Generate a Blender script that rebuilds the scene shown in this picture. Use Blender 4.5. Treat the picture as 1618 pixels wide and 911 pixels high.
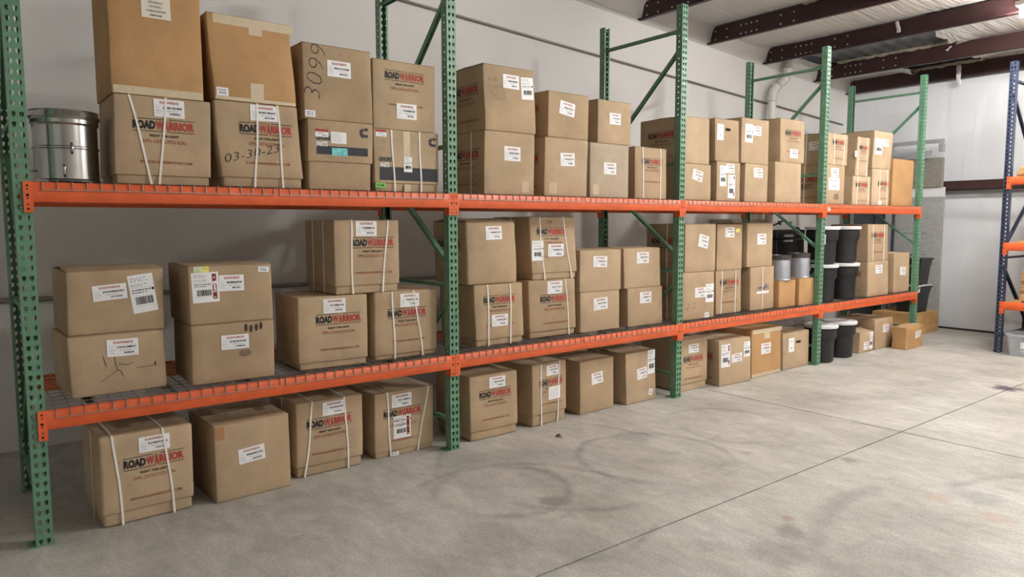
import bpy, math, random
from mathutils import Vector, Matrix, noise
scn = bpy.context.scene
col = scn.collection
for o in list(bpy.data.objects): bpy.data.objects.remove(o)
random.seed(7)

# ------------------------------------------------------------------ camera
F = 1124.3; YAW = .6608; PITCH = -.0903; ROLL = -.0028
CAM = Vector((-.2695, -4.3163, 1.6634))
fw = Vector((math.sin(YAW)*math.cos(PITCH), math.cos(YAW)*math.cos(PITCH), math.sin(PITCH)))
rt = Vector((math.cos(YAW), -math.sin(YAW), 0)); upv = rt.cross(fw)
r2 = rt*math.cos(ROLL)+upv*math.sin(ROLL); u2 = upv*math.cos(ROLL)-rt*math.sin(ROLL)
cd = bpy.data.cameras.new('camera'); cam = bpy.data.objects.new('camera', cd); col.objects.link(cam)
cd.sensor_width = 36; cd.lens = F/1618*36; cd.clip_start = .05
cam.matrix_world = Matrix(((r2.x, u2.x, -fw.x, CAM.x), (r2.y, u2.y, -fw.y, CAM.y), (r2.z, u2.z, -fw.z, CAM.z), (0, 0, 0, 1)))
scn.camera = cam
def on(u, v, ax, val):                      # pixel -> point on the plane axis = val
    d = fw+r2*((u-809)/F)-u2*((v-455.5)/F)
    return CAM+d*((val-CAM[ax])/d[ax])

# ------------------------------------------------------------------ world, exposure
w = bpy.data.worlds.new('world'); scn.world = w; w.use_nodes = True
w.node_tree.nodes['Background'].inputs[0].default_value = (.75, .8, .9, 1)
w.node_tree.nodes['Background'].inputs[1].default_value = .3
vs = scn.view_settings
vs.view_transform = 'Standard'; vs.look = 'None'; vs.gamma = 1; vs.use_curve_mapping = False
vs.exposure = 1.82
LAMP_S = 75.0                               # emission of each ceiling fixture's tube

# ------------------------------------------------------------------ materials
def nodes_of(name):
    m = bpy.data.materials.new(name); m.use_nodes = True
    return m, m.node_tree.nodes, m.node_tree.links, m.node_tree.nodes['Principled BSDF']
def lin(c):                                  # sRGB 0-255 -> linear
    return tuple(((x/255)/12.92 if x/255 <= .04045 else ((x/255+.055)/1.055)**2.4) for x in c)+(1,)
def plain(name, c, rough=.6, metal=0., var=.0, scale=8., bump=0., bscale=60., spec=.5):
    m, N, L, b = nodes_of(name)
    b.inputs['Roughness'].default_value = rough; b.inputs['Metallic'].default_value = metal
    b.inputs['Specular IOR Level'].default_value = spec
    c = lin(c); b.inputs['Base Color'].default_value = c
    if var or bump:
        tc = N.new('ShaderNodeTexCoord')
    if var:
        n = N.new('ShaderNodeTexNoise'); n.inputs['Scale'].default_value = scale; n.inputs['Detail'].default_value = 5
        L.new(tc.outputs['Object'], n.inputs['Vector'])
        r = N.new('ShaderNodeValToRGB'); L.new(n.outputs['Fac'], r.inputs[0])
        r.color_ramp.elements[0].position = .3; r.color_ramp.elements[1].position = .7
        r.color_ramp.elements[0].color = tuple(x*(1-var) for x in c[:3])+(1,)
        r.color_ramp.elements[1].color = tuple(min(1, x*(1+var)) for x in c[:3])+(1,)
        L.new(r.outputs[0], b.inputs['Base Color'])
    if bump:
        n2 = N.new('ShaderNodeTexNoise'); n2.inputs['Scale'].default_value = bscale; n2.inputs['Detail'].default_value = 4
        L.new(tc.outputs['Object'], n2.inputs['Vector'])
        bp = N.new('ShaderNodeBump'); bp.inputs['Strength'].default_value = bump; bp.inputs['Distance'].default_value = .01
        L.new(n2.outputs['Fac'], bp.inputs['Height']); L.new(bp.outputs[0], b.inputs['Normal'])
    return m
def cardboard(name, c, c2):
    m, N, L, b = nodes_of(name)
    b.inputs['Roughness'].default_value = .82; b.inputs['Specular IOR Level'].default_value = .25
    tc = N.new('ShaderNodeTexCoord')
    a = N.new('ShaderNodeAttribute'); a.attribute_type = 'OBJECT'; a.attribute_name = 'tone'
    mix = N.new('ShaderNodeMix'); mix.data_type = 'RGBA'
    mix.inputs[6].default_value = lin(c); mix.inputs[7].default_value = lin(c2); L.new(a.outputs['Fac'], mix.inputs[0])
    # broad stain and fine fibre speckle
    n = N.new('ShaderNodeTexNoise'); n.inputs['Scale'].default_value = 3.2; n.inputs['Detail'].default_value = 6; n.inputs['Roughness'].default_value = .62
    mp = N.new('ShaderNodeMapping'); L.new(tc.outputs['Object'], mp.inputs[0])
    cb = N.new('ShaderNodeCombineXYZ'); ml = N.new('ShaderNodeMath'); ml.operation = 'MULTIPLY'; ml.inputs[1].default_value = 37
    L.new(a.outputs['Fac'], ml.inputs[0]); L.new(ml.outputs[0], cb.inputs[0]); L.new(cb.outputs[0], mp.inputs[1])
    L.new(mp.outputs[0], n.inputs['Vector'])
    r = N.new('ShaderNodeMapRange'); r.inputs[1].default_value = .3; r.inputs[2].default_value = .7; r.inputs[3].default_value = .82; r.inputs[4].default_value = 1.10
    L.new(n.outputs['Fac'], r.inputs[0])
    n3 = N.new('ShaderNodeTexNoise'); n3.inputs['Scale'].default_value = 190; n3.inputs['Detail'].default_value = 2
    L.new(tc.outputs['Object'], n3.inputs['Vector'])
    r3 = N.new('ShaderNodeMapRange'); r3.inputs[3].default_value = .93; r3.inputs[4].default_value = 1.07
    L.new(n3.outputs['Fac'], r3.inputs[0])
    # scuffs: rare dark specks
    n4 = N.new('ShaderNodeTexNoise'); n4.inputs['Scale'].default_value = 13; n4.inputs['Detail'].default_value = 8; n4.inputs['Roughness'].default_value = .7
    L.new(mp.outputs[0], n4.inputs['Vector'])
    r4 = N.new('ShaderNodeMapRange'); r4.inputs[1].default_value = .63; r4.inputs[2].default_value = .74; r4.inputs[3].default_value = 1; r4.inputs[4].default_value = .62
    L.new(n4.outputs['Fac'], r4.inputs[0])
    m1 = N.new('ShaderNodeMath'); m1.operation = 'MULTIPLY'; L.new(r.outputs[0], m1.inputs[0]); L.new(r3.outputs[0], m1.inputs[1])
    m2 = N.new('ShaderNodeMath'); m2.operation = 'MULTIPLY'; L.new(m1.outputs[0], m2.inputs[0]); L.new(r4.outputs[0], m2.inputs[1])
    vm = N.new('ShaderNodeVectorMath'); vm.operation = 'SCALE'; L.new(mix.outputs[2], vm.inputs[0]); L.new(m2.outputs[0], vm.inputs['Scale'])
    L.new(vm.outputs[0], b.inputs['Base Color'])
    wv = N.new('ShaderNodeTexWave'); wv.bands_direction = 'X'; wv.inputs['Scale'].default_value = 34; wv.inputs['Distortion'].default_value = 2; wv.inputs['Detail'].default_value = 2
    L.new(tc.outputs['Object'], wv.inputs['Vector'])
    bp = N.new('ShaderNodeBump'); bp.inputs['Strength'].default_value = .05; bp.inputs['Distance'].default_value = .004
    L.new(wv.outputs['Fac'], bp.inputs['Height'])
    bp2 = N.new('ShaderNodeBump'); bp2.inputs['Strength'].default_value = .3; bp2.inputs['Distance'].default_value = .012
    L.new(n.outputs['Fac'], bp2.inputs['Height']); L.new(bp.outputs[0], bp2.inputs['Normal'])
    L.new(bp2.outputs[0], b.inputs['Normal'])
    return m
M = {}
M['tan'] = cardboard('cardboard tan', (187, 164, 135), (174, 150, 121))
M['kraft'] = cardboard('cardboard kraft', (189, 150, 106), (180, 141, 97))
M['greybox'] = cardboard('cardboard greyish', (180, 163, 142), (176, 160, 140))
M['paper'] = plain('label paper', (236, 236, 238), .45)
M['paper2'] = plain('off white note', (225, 218, 203), .7)
M['red'] = plain('red ink', (168, 64, 50), .7)
M['rust'] = plain('brown red ink', (146, 66, 44), .8)
M['black'] = plain('black ink', (28, 27, 28), .7)
M['greyink'] = plain('grey ink', (120, 124, 134), .7)
M['darkred'] = plain('dark red band', (130, 28, 24), .6)
M['band'] = plain('charcoal print', (48, 50, 56), .7)
M['teal'] = plain('teal sticker', (110, 200, 200), .5, var=.4, scale=60)
M['green_sticker'] = plain('green sticker', (120, 215, 90), .5)
M['yellow'] = plain('yellow sticker', (228, 226, 120), .5)
M['blueink'] = plain('blue ink', (52, 66, 110), .7)
M['pen'] = plain('marker pen', (52, 48, 46), .8)
M['strap'] = plain('white strap', (232, 228, 220), .5)
M['tape'] = plain('packing tape', (205, 188, 160), .3, var=.06, scale=25)
M['cleartape'] = plain('clear tape', (196, 176, 150), .25, var=.05, scale=30)
M['browntape'] = plain('brown tape', (164, 122, 82), .35)
M['stain'] = plain('dark stain', (66, 54, 46), .9)
M['smudge'] = plain('light smudge', (128, 108, 86), .9)
M['hole'] = plain('dark cut', (16, 14, 13), .9)
M['green'] = plain('green rack paint', (98, 140, 113), .42, var=.12, scale=14, bump=.05, bscale=90)
M['orange'] = plain('orange rack paint', (222, 98, 50), .42, var=.1, scale=9, bump=.05, bscale=70)
M['blue'] = plain('blue rack paint', (46, 54, 76), .45, var=.12, scale=14)
M['wire'] = plain('galvanised wire', (168, 160, 152), .4, metal=.7)
M['galv'] = plain('galvanised steel', (176, 178, 182), .45, metal=.35, var=.12, scale=12)
M['chrome'] = plain('polished steel', (172, 170, 168), .2, metal=1., var=.1, scale=6)
M['can'] = plain('brushed can steel', (176, 180, 188), .42, metal=.75, var=.12, scale=5)
M['canrim'] = plain('dark can rim', (96, 90, 86), .4, metal=.6)
M['plastic'] = plain('black plastic', (25, 26, 29), .42, var=.1, scale=30, bump=.15, bscale=120)
M['lid'] = plain('white plastic lid', (228, 228, 230), .4)
M['purlin'] = plain('oxide red purlin', (62, 36, 36), .5, var=.15, scale=5)
M['bolt'] = plain('zinc bolt', (210, 208, 206), .4, metal=.3)
M['pvc'] = plain('white pvc', (222, 220, 214), .35)
M['wood'] = plain('crate wood', (190, 150, 96), .8, var=.2, scale=5, bump=.2, bscale=30)
M['board'] = plain('grey foam board', (168, 168, 166), .9, var=.12, scale=22, bump=.3, bscale=90)
M['board2'] = plain('brown grey board', (138, 134, 124), .9, var=.12, scale=22)
M['darkpanel'] = plain('dark steel panel', (74, 76, 82), .6, var=.15, scale=6)
M['cable'] = plain('black cable', (24, 23, 22), .6)
M['beige'] = plain('beige enamel', (178, 166, 148), .55, var=.06)
M['rib'] = plain('bare metal deck', (150, 154, 160), .45, metal=.6, var=.2, scale=4)
M['fluff'] = plain('torn yellow insulation', (168, 158, 142), .95, var=.3, scale=18, bump=.6, bscale=40)
M['rail'] = plain('grey conduit', (136, 128, 122), .5, metal=.3)
def clearmat():
    m, N, L, b = nodes_of('clear tote plastic')
    b.inputs['Base Color'].default_value = (.82, .86, .9, 1); b.inputs['Roughness'].default_value = .25
    b.inputs['Transmission Weight'].default_value = .75; b.inputs['IOR'].default_value = 1.15
    return m
M['clear'] = clearmat()
def wallmat(name, c, wr, sc, axis=(1, 1, 1)):
    m, N, L, b = nodes_of(name)
    b.inputs['Roughness'].default_value = .55; b.inputs['Specular IOR Level'].default_value = .3
    tc = N.new('ShaderNodeTexCoord'); mp = N.new('ShaderNodeMapping'); mp.inputs[3].default_value = axis
    L.new(tc.outputs['Object'], mp.inputs[0])
    n = N.new('ShaderNodeTexNoise'); n.inputs['Scale'].default_value = .9; n.inputs['Detail'].default_value = 7; n.inputs['Roughness'].default_value = .55
    L.new(tc.outputs['Object'], n.inputs['Vector'])
    r = N.new('ShaderNodeValToRGB'); L.new(n.outputs['Fac'], r.inputs[0]); c = lin(c)
    r.color_ramp.elements[0].position = .3; r.color_ramp.elements[1].position = .65
    r.color_ramp.elements[0].color = tuple(x*.93 for x in c[:3])+(1,); r.color_ramp.elements[1].color = c
    L.new(r.outputs[0], b.inputs['Base Color'])
    n2 = N.new('ShaderNodeTexNoise'); n2.inputs['Scale'].default_value = sc; n2.inputs['Detail'].default_value = 3; n2.inputs['Distortion'].default_value = .6
    L.new(mp.outputs[0], n2.inputs['Vector'])
    bp = N.new('ShaderNodeBump'); bp.inputs['Strength'].default_value = wr; bp.inputs['Distance'].default_value = .03
    L.new(n2.outputs['Fac'], bp.inputs['Height']); L.new(bp.outputs[0], b.inputs['Normal'])
    return m
M['wall'] = wallmat('white wall sheet', (226, 224, 222), .12, 1.6)
M['vinyl'] = wallmat('wrinkled white vinyl', (226, 228, 232), .7, 2.6, (1, 1.6, .35))
M['ceilvinyl'] = wallmat('ceiling vinyl insulation', (226, 224, 222), 1.0, 3.0, (.35, 5.5, 1))
def concrete():
    m, N, L, b = nodes_of('concrete floor')
    tc = N.new('ShaderNodeTexCoord'); g = N.new('ShaderNodeNewGeometry')
    P = g.outputs['Position']
    def tex(scale, det, rough, sx=1, sy=1, rot=0, dist=0):
        mp = N.new('ShaderNodeMapping'); mp.inputs[2].default_value = (0, 0, rot); mp.inputs[3].default_value = (sx, sy, 1); L.new(P, mp.inputs[0])
        n = N.new('ShaderNodeTexNoise'); n.inputs['Scale'].default_value = scale; n.inputs['Detail'].default_value = det
        n.inputs['Roughness'].default_value = rough; n.inputs['Distortion'].default_value = dist
        L.new(mp.outputs[0], n.inputs['Vector']); return n.outputs['Fac']
    def rng(s, a, b_, c, d):
        r = N.new('ShaderNodeMapRange'); r.interpolation_type = 'SMOOTHSTEP'
        for i, v in zip((1, 2, 3, 4), (a, b_, c, d)): r.inputs[i].default_value = v
        L.new(s, r.inputs[0]); return r.outputs[0]
    def mth(op, a, b_):
        n = N.new('ShaderNodeMath'); n.operation = op
        for i, x in enumerate((a, b_)):
            if isinstance(x, (int, float)): n.inputs[i].default_value = x
            else: L.new(x, n.inputs[i])
        return n.outputs[0]
    r = N.new('ShaderNodeValToRGB'); L.new(tex(.8, 8, .6, 1, 1, .4), r.inputs[0])
    e = r.color_ramp.elements; e[0].position = .32; e[1].position = .68
    e[0].color = lin((168, 165, 155)); e[1].color = lin((202, 200, 192))
    v = mth('MULTIPLY', rng(tex(5, 7, .7, 1, .35, .5), .3, .72, .82, 1.08), mth('MULTIPLY', rng(tex(70, 4, .7), .3, .7, .80, 1.12), rng(tex(14, 6, .7, 1, .5, .45), .32, .68, .88, 1.06)))
    v = mth('MULTIPLY', v, rng(tex(2.2, 6, .7, .5, 1.6, .8, 1.2), .56, .74, 1.0, .82))
    # tyre arcs: rings worn in the slab
    brk = tex(1.6, 5, .6)
    for (cx, cy, R, wd, dk) in [(3.6, -1.0, .55, .05, .72), (3.05, -.65, .9, .05, .78), (2.35, -.85, .42, .06, .72), (3.9, -3.5, 1.25, .12, .72), (2.3, -1.15, .75, .05, .76), (4.7, -.85, .5, .06, .76), (2.3, -2.4, .6, .05, 1.12), (4.6, -3.6, 1.0, .06, .78)]:
        d = N.new('ShaderNodeVectorMath'); d.operation = 'DISTANCE'; L.new(P, d.inputs[0]); d.inputs[1].default_value = (cx, cy, 0)
        a = mth('ABSOLUTE', mth('SUBTRACT', mth('ADD', d.outputs['Value'], mth('MULTIPLY', brk, .16)), R+.08), 0)
        ring = rng(a, 0, wd, 1, 0); msk = rng(tex(1.1, 3, .5, 1, 1, cx), .45, .58, 0, 1)
        v = mth('MULTIPLY', v, mth('ADD', 1.0, mth('MULTIPLY', mth('MULTIPLY', ring, msk), dk-1)))
    sc = N.new('ShaderNodeVectorMath'); sc.operation = 'SCALE'; L.new(r.outputs[0], sc.inputs[0]); L.new(v, sc.inputs['Scale'])
    colr = sc.outputs[0]
    # single spots: oil, rust and a purple spill
    for (cx, cy, R, c) in [(8.0, -1.80, .17, (70, 52, 80)), (4.25, -2.92, .13, (178, 156, 140)), (4.35, -2.58, .10, (180, 158, 142)), (3.2, -2.31, .13, (120, 116, 110)), (2.47, -1.17, .12, (110, 108, 104)),
                           (3.82, -.6, .2, (142, 140, 134)), (4.6, -1.93, .09, (118, 104, 92)), (2.94, -2.39, .2, (140, 138, 134)), (3.37, -.24, .04, (70, 66, 60)), (4.18, -1.37, .07, (140, 134, 126)), (3.35, -2.2, .05, (150, 116, 80)), (5.4, -1.2, .25, (160, 156, 150)), (4.55, -2.75, .16, (140, 140, 140))]:
        mp = N.new('ShaderNodeVectorMath'); mp.operation = 'DISTANCE'; L.new(P, mp.inputs[0]); mp.inputs[1].default_value = (cx, cy, 0)
        f = rng(mth('ADD', mp.outputs['Value'], mth('MULTIPLY', mth('SUBTRACT', tex(7, 6, .7), .5), R*2.2)), R*.35, R, .85 if c[0] < 100 else .55, 0)
        mx = N.new('ShaderNodeMix'); mx.data_type = 'RGBA'; L.new(f, mx.inputs[0]); L.new(colr, mx.inputs[6]); mx.inputs[7].default_value = lin(c)
        colr = mx.outputs[2]
    L.new(colr, b.inputs['Base Color'])
    b.inputs['Specular IOR Level'].default_value = .35
    L.new(rng(tex(3, 5, .6), .3, .7, .42, .66), b.inputs['Roughness'])
    bp = N.new('ShaderNodeBump'); bp.inputs['Strength'].default_value = .1; bp.inputs['Distance'].default_value = .004
    L.new(tex(90, 3, .6), bp.inputs['Height']); L.new(bp.outputs[0], b.inputs['Normal'])
    return m
M['concrete'] = concrete()
M['joint'] = plain('joint filler', (34, 32, 29), .9)
def emis(name, c, s):
    m, N, L, b = nodes_of(name); b.inputs['Emission Color'].default_value = lin(c); b.inputs['Emission Strength'].default_value = s
    return m
M['glow'] = emis('lamp diffuser', (255, 252, 247), LAMP_S)

# ------------------------------------------------------------------ mesh helpers
class MB:
    def __init__(s): s.v = []; s.f = []; s.m = []
    def add(s, vs, fs, mi=0):
        b = len(s.v); s.v += [tuple(p) for p in vs]; s.f += [tuple(i+b for i in f) for f in fs]; s.m += [mi]*len(fs); return s
    def box(s, a, b, mi=0):
        x0, y0, z0 = a; x1, y1, z1 = b
        return s.add([(x0, y0, z0), (x1, y0, z0), (x1, y1, z0), (x0, y1, z0), (x0, y0, z1), (x1, y0, z1), (x1, y1, z1), (x0, y1, z1)],
                     [(3, 2, 1, 0), (4, 5, 6, 7), (0, 1, 5, 4), (1, 2, 6, 5), (2, 3, 7, 6), (3, 0, 4, 7)], mi)
    def tube(s, pts, r, n=6, mi=0, cap=True, ref=None):
        pts = [Vector(p) for p in pts]; rings = []
        for i, p in enumerate(pts):
            t = (pts[min(i+1, len(pts)-1)]-pts[max(i-1, 0)]).normalized()
            a = Vector((0, 0, 1)) if abs(t.z) < .9 else Vector((1, 0, 0))
            if ref: a = Vector(ref)
            e1 = t.cross(a).normalized(); e2 = t.cross(e1)
            rr = r[i] if isinstance(r, (list, tuple)) else r
            rings.append([p+e1*math.cos(2*math.pi*k/n+math.pi/n)*rr+e2*math.sin(2*math.pi*k/n+math.pi/n)*rr for k in range(n)])
        vs = [q for g in rings for q in g]
        fs = [(i*n+k, i*n+(k+1) % n, (i+1)*n+(k+1) % n, (i+1)*n+k) for i in range(len(pts)-1) for k in range(n)]
        if cap: fs += [tuple(range(n))[::-1], tuple((len(pts)-1)*n+k for k in range(n))]
        return s.add(vs, fs, mi)
    def lathe(s, prof, n=32, mi=0, c=(0, 0, 0)):
        vs = [(c[0]+r*math.cos(2*math.pi*k/n), c[1]+r*math.sin(2*math.pi*k/n), c[2]+z) for r, z in prof for k in range(n)]
        fs = [(i*n+k, i*n+(k+1) % n, (i+1)*n+(k+1) % n, (i+1)*n+k) for i in range(len(prof)-1) for k in range(n)]
        return s.add(vs, fs, mi)
    def prism(s, poly, x0, x1, mi=0):          # polygon in (y, z), extruded along x
        n = len(poly)
        vs = [(x0, y, z) for y, z in poly]+[(x1, y, z) for y, z in poly]
        fs = [(i, (i+1) % n, n+(i+1) % n, n+i) for i in range(n)]+[tuple(range(n))[::-1], tuple(range(n, 2*n))]
        return s.add(vs, fs, mi)
    def bar(s, a, b, w_, h_, up=(0, 0, 1), mi=0):
        a = Vector(a); b = Vector(b); t = (b-a).normalized(); u = Vector(up)
        if abs(t.dot(u)) > .98: u = Vector((1, 0, 0))
        e1 = t.cross(u).normalized()*w_/2; e2 = e1.cross(t).normalized()*h_/2
        vs = [p+i*e1+j*e2 for p in (a, b) for i, j in ((-1, -1), (1, -1), (1, 1), (-1, 1))]
        return s.add(vs, [(3, 2, 1, 0), (4, 5, 6, 7), (0, 1, 5, 4), (1, 2, 6, 5), (2, 3, 7, 6), (3, 0, 4, 7)], mi)
    def mesh(s, name, mats, smooth=False):
        me = bpy.data.meshes.new(name); me.from_pydata(s.v, [], s.f)
        for k in (mats if isinstance(mats, (list, tuple)) else [mats]): me.materials.append(M[k])
        if len(me.materials) > 1: me.polygons.foreach_set('material_index', s.m)
        if smooth: me.polygons.foreach_set('use_smooth', [True]*len(me.polygons))
        me.update(); return me
    def build(s, name, mats, parent=None, smooth=False, loc=None, rz=0):
        return link(name, s.mesh(name, mats, smooth), parent, loc, rz)
def link(name, me, parent=None, loc=None, rz=0):
    o = bpy.data.objects.new(name, me); col.objects.link(o)
    if parent is not None: o.parent = parent
    if loc is not None: o.location = loc
    if rz: o.rotation_euler.z = rz
    return o
def tag(o, label, cat, group=None, kind=None):
    if label: o['label'] = label
    if cat: o['category'] = cat
    if group: o['group'] = group
    if kind: o['kind'] = kind
    return o
def thing(name, label, cat, loc=(0, 0, 0), rz=0, group=None):
    return tag(link(name, None, None, loc, rz), label, cat, group)
def struct(o): o['kind'] = 'structure'; return o
def ss(m, ang=35):                               # smooth faces, keep edges sharp above the angle
    m.polygons.foreach_set('use_smooth', [True]*len(m.polygons))
    m.set_sharp_from_angle(angle=math.radians(ang)); return m

# ------------------------------------------------------------------ the building
W = 2.5518; Z1 = .711; Z2 = 1.88; DECK = .008; YW = 2.0; XE = 12.0; X0 = -3.6; YB = -10.5
def roof(x): return 4.43-.065*(x-6.7)
JX, JY = 5.605, -1.832
fl = MB().box((X0-.2, YB-.2, -.2), (XE+.3, YW+.3, -.012)).build('floor', 'joint'); struct(fl)
for xa, xb in ((X0-.2, JX-.006), (JX+.006, XE+.3)):
    for ya, yb in ((YB-.2, -6.6), (-6.592, JY-.006), (JY+.006, YW+.3)):
        MB().box((xa, ya, -.0119), (xb, yb, 0)).build('slab', 'concrete', fl)
struct(MB().add([(X0, YW, 0), (XE+.2, YW, 0), (XE+.2, YW, roof(XE)+.3), (X0, YW, roof(X0)+.3), (X0, YW+.15, 0), (XE+.2, YW+.15, 0), (XE+.2, YW+.15, roof(XE)+.3), (X0, YW+.15, roof(X0)+.3)],
                [(0, 1, 2, 3), (7, 6, 5, 4), (3, 2, 6, 7), (0, 3, 7, 4), (1, 5, 6, 2), (0, 4, 5, 1)]).build('wall_back', 'wall'))
# end wall: pillowing vinyl above and below the girt
def sheet(name, y0, y1, z0, z1, bul, seed, x):
    mb = MB(); ny, nz = 70, 26
    vs = []
    for j in range(nz+1):
        for i in range(ny+1):
            a = i/ny; b = j/nz; y = y0+(y1-y0)*a; z = z0+(z1-z0)*b
            e = (1-(2*b-1)**4)
            d = bul*e*(.7+.6*noise.noise(Vector((y*1.3, z*.4, seed))))+.012*e*noise.noise(Vector((y*5+z*1.5, z*.8, seed+4)))
            vs.append((x-d, y, z))
    fs = [(j*(ny+1)+i, j*(ny+1)+i+1, (j+1)*(ny+1)+i+1, (j+1)*(ny+1)+i) for j in range(nz) for i in range(ny)]
    return mb.add(vs, fs)
we = struct(MB().box((XE, YB, 0), (XE+.15, YW+.15, roof(XE)+.3)).build('wall_end', 'vinyl'))
sheet('', YB, YW, .02, 2.16, .05, 1, XE-.005).build('insulation_sheet', 'vinyl', we, True)
sheet('', YB, YW, 2.30, 3.86, .05, 9, XE-.005).build('insulation_sheet', 'vinyl', we, True)
gp = [(0, 0), (.0, .02)]
MB().box((XE-.19, YB, 2.16), (XE-.182, YW, 2.30)).box((XE-.19, YB, 2.292), (XE, YW, 2.30)).box((XE-.19, YB, 2.16), (XE-.17, YW, 2.168)).build('girt', 'purlin', we)
MB().box((XE-.03, YB, 0), (XE, YW, .03)).build('base_angle', 'purlin', we)
struct(MB().box((X0-.15, YB, 0), (X0, YW+.15, roof(X0)+.3)).build('wall_left', 'wall'))
struct(MB().box((X0-.15, YB-.15, 0), (XE+.15, YB, roof(X0)+.3)).build('wall_front', 'wall'))
# roof: ribbed metal deck, sheets of vinyl insulation between the purlins, purlins with bolts
mb = MB(); xs = [X0-.2+i*.1 for i in range(int((XE+.4-X0)/.1)+1)]
def roofv(x, y): return roof(x)+.030
ny = 120; ys = [YB-.1+(YW+.1-YB+.1)*i/ny for i in range(ny+1)]
ribz = lambda i: (.0 if i % 2 == 0 else .028)
mb.add([(x, ys[i], roofv(x, 0)+ribz(i)) for x in (X0-.2, XE+.2) for i in range(ny+1)], [(i, i+1, ny+2+i, ny+1+i) for i in range(ny)])
mb.add([(X0-.2, YB-.1, roofv(X0-.2, 0)+.05), (XE+.2, YB-.1, roofv(XE+.2, 0)+.05), (XE+.2, YW+.1, roofv(XE+.2, 0)+.05), (X0-.2, YW+.1, roofv(X0-.2, 0)+.05)], [(0, 1, 2, 3)])
ceil = struct(mb.build('ceiling', 'rib'))
PX = [6.70-1.4*k for k in range(7, 0, -1)]+[6.70, 8.10, 9.44, 10.87, 11.93]
pur = []
for k, px in enumerate(PX):
    if px < X0: continue
    zt = roof(px); zb = zt-(.225 if k < len(PX)-1 else .22); sw = .065
    if px > 11.5: zb = 3.85; zt = 4.07
    mb = MB(); t = .006; yb = YW-.01
    mb.box((px-t/2, YB, zb), (px+t/2, yb, zt)).box((px, YB, zt-t), (px+sw, yb, zt)).box((px-sw, YB, zb), (px, yb, zb+t))
    mb.box((px-sw, YB, zb), (px-sw+t, yb, zb+.02))
    o = struct(mb.build('trim_%d' % (k+1), 'purlin'))
    if px > 5:
        for yy in ([YW-.12, YW-.3, YW-.52, YW-.6, YW-.68, YW-.76, YW-1.1, YW-1.28] if px < 11.5 else []):
            for zz in (zb+.055, zt-.06):
                bo = MB().lathe([(.0, -.006), (.011, -.006), (.011, 0), (0, 0)], 8).mesh('bolt', 'bolt')
                b_ = link('bolt', bo, o, (px-t/2-.001, yy, zz)); b_.rotation_euler = (0, math.pi/2, 0)
def ceil_sheet(xa, xb, ya, yb, seed, torn0=False, torn1=False):
    mb = MB(); nx, ny = 12, max(8, int((yb-ya)/.09)); vs = []
    for j in range(ny+1):
        for i in range(nx+1):
            a = i/nx; y = ya+(yb-ya)*j/ny; x = xa+(xb-xa)*a
            e = 1-(2*a-1)**4
            z = roof(x)+.012-.045*e*(.7+.8*noise.noise(Vector((x*.5, y*1.1, seed))))-.012*e*noise.noise(Vector((x*1.2, y*7, seed)))
            if torn0 and j < 3: y += .12*noise.noise(Vector((x*6, seed, 3))); z -= .05*(3-j)*abs(noise.noise(Vector((x*4, seed, 1))))
            if torn1 and j > ny-3: y += .12*noise.noise(Vector((x*6, seed, 5))); z -= .05*(j-ny+3)*abs(noise.noise(Vector((x*4, seed, 2))))
            vs.append((x, y, z))
    mb.add(vs, [(j*(nx+1)+i, j*(nx+1)+i+1, (j+1)*(nx+1)+i+1, (j+1)*(nx+1)+i) for j in range(ny) for i in range(nx)])
    mb.build('insulation_sheet', 'ceilvinyl', ceil, True)
for k in range(len(PX)-1):
    a, b = PX[k]+.01, PX[k+1]-.01
    if b < X0: continue
    if abs(PX[k]-9.44) < .01:
        ceil_sheet(a, b, YB, -.1, k, torn1=True); ceil_sheet(a, b, 1.75, YW, k+.5, torn0=True)
    elif abs(PX[k]-10.87) < .01:
        ceil_sheet(a, b, YB, -.05, k, torn1=True); ceil_sheet(a, b, .85, YW, k+.5, torn0=True)
    else: ceil_sheet(max(a, X0), b, YB, YW, k)
ceil_sheet(PX[-1], XE+.1, YB, YW, 33)
# torn fluff along two purlins and hanging scraps
def fluff(px, ya, yb, seed, z0):
    mb = MB(); n = int((yb-ya)/.05); vs = []
    for i in range(n+1):
        y = ya+(yb-ya)*i/n; q = .004+.045*abs(noise.noise(Vector((y*5, seed, 0))))
        for (dx, dz) in ((0, .03), (-.03, .02), (-.035, -q), (-.015, -q-.015), (0, -q*.6)):
            vs.append((px+dx+.012*noise.noise(Vector((y*20, dx*50, seed))), y, z0+dz+.015*noise.noise(Vector((y*25, dz*40, seed)))))
    mb.add(vs, [(i*5+k, i*5+(k+1) % 5, (i+1)*5+(k+1) % 5, (i+1)*5+k) for i in range(n) for k in range(5)])
    mb.build('torn_insulation', 'fluff', ceil, True)
fluff(10.86, -.1, 1.6, 2, roof(10.87)+.02); fluff(11.92, -.1, .9, 6, 4.08); fluff(8.095, -.2, .6, 8, roof(8.1)+.01)
def scrap(x, y, z, ln, wd, seed):
    mb = MB(); vs = []; n = 8
    for i in range(n+1):
        a = i/n; s = wd*(.7+.5*abs(noise.noise(Vector((a*3, seed, 0)))))
        for d in (0, .004):
            for sg in (-1, 1): vs.append((x+d-.03*math.sin(a*3+seed), y+sg*s/2+.03*noise.noise(Vector((a*2, seed, 1))), z-ln*a))
    fs = []
    for i in range(n): b = i*4; fs += [(b, b+1, b+5, b+4), (b+3, b+2, b+6, b+7), (b, b+4, b+6, b+2), (b+1, b+3, b+7, b+5)]
    mb.add(vs, fs); mb.build('hanging_scrap', 'ceilvinyl', ceil, True)
scrap(11.78, .2, 4.02, .28, .075, 1); scrap(9.37, .04, 4.22, .13, .06, 2); scrap(10.8, -.02, 4.12, .07, .05, 5)
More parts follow.
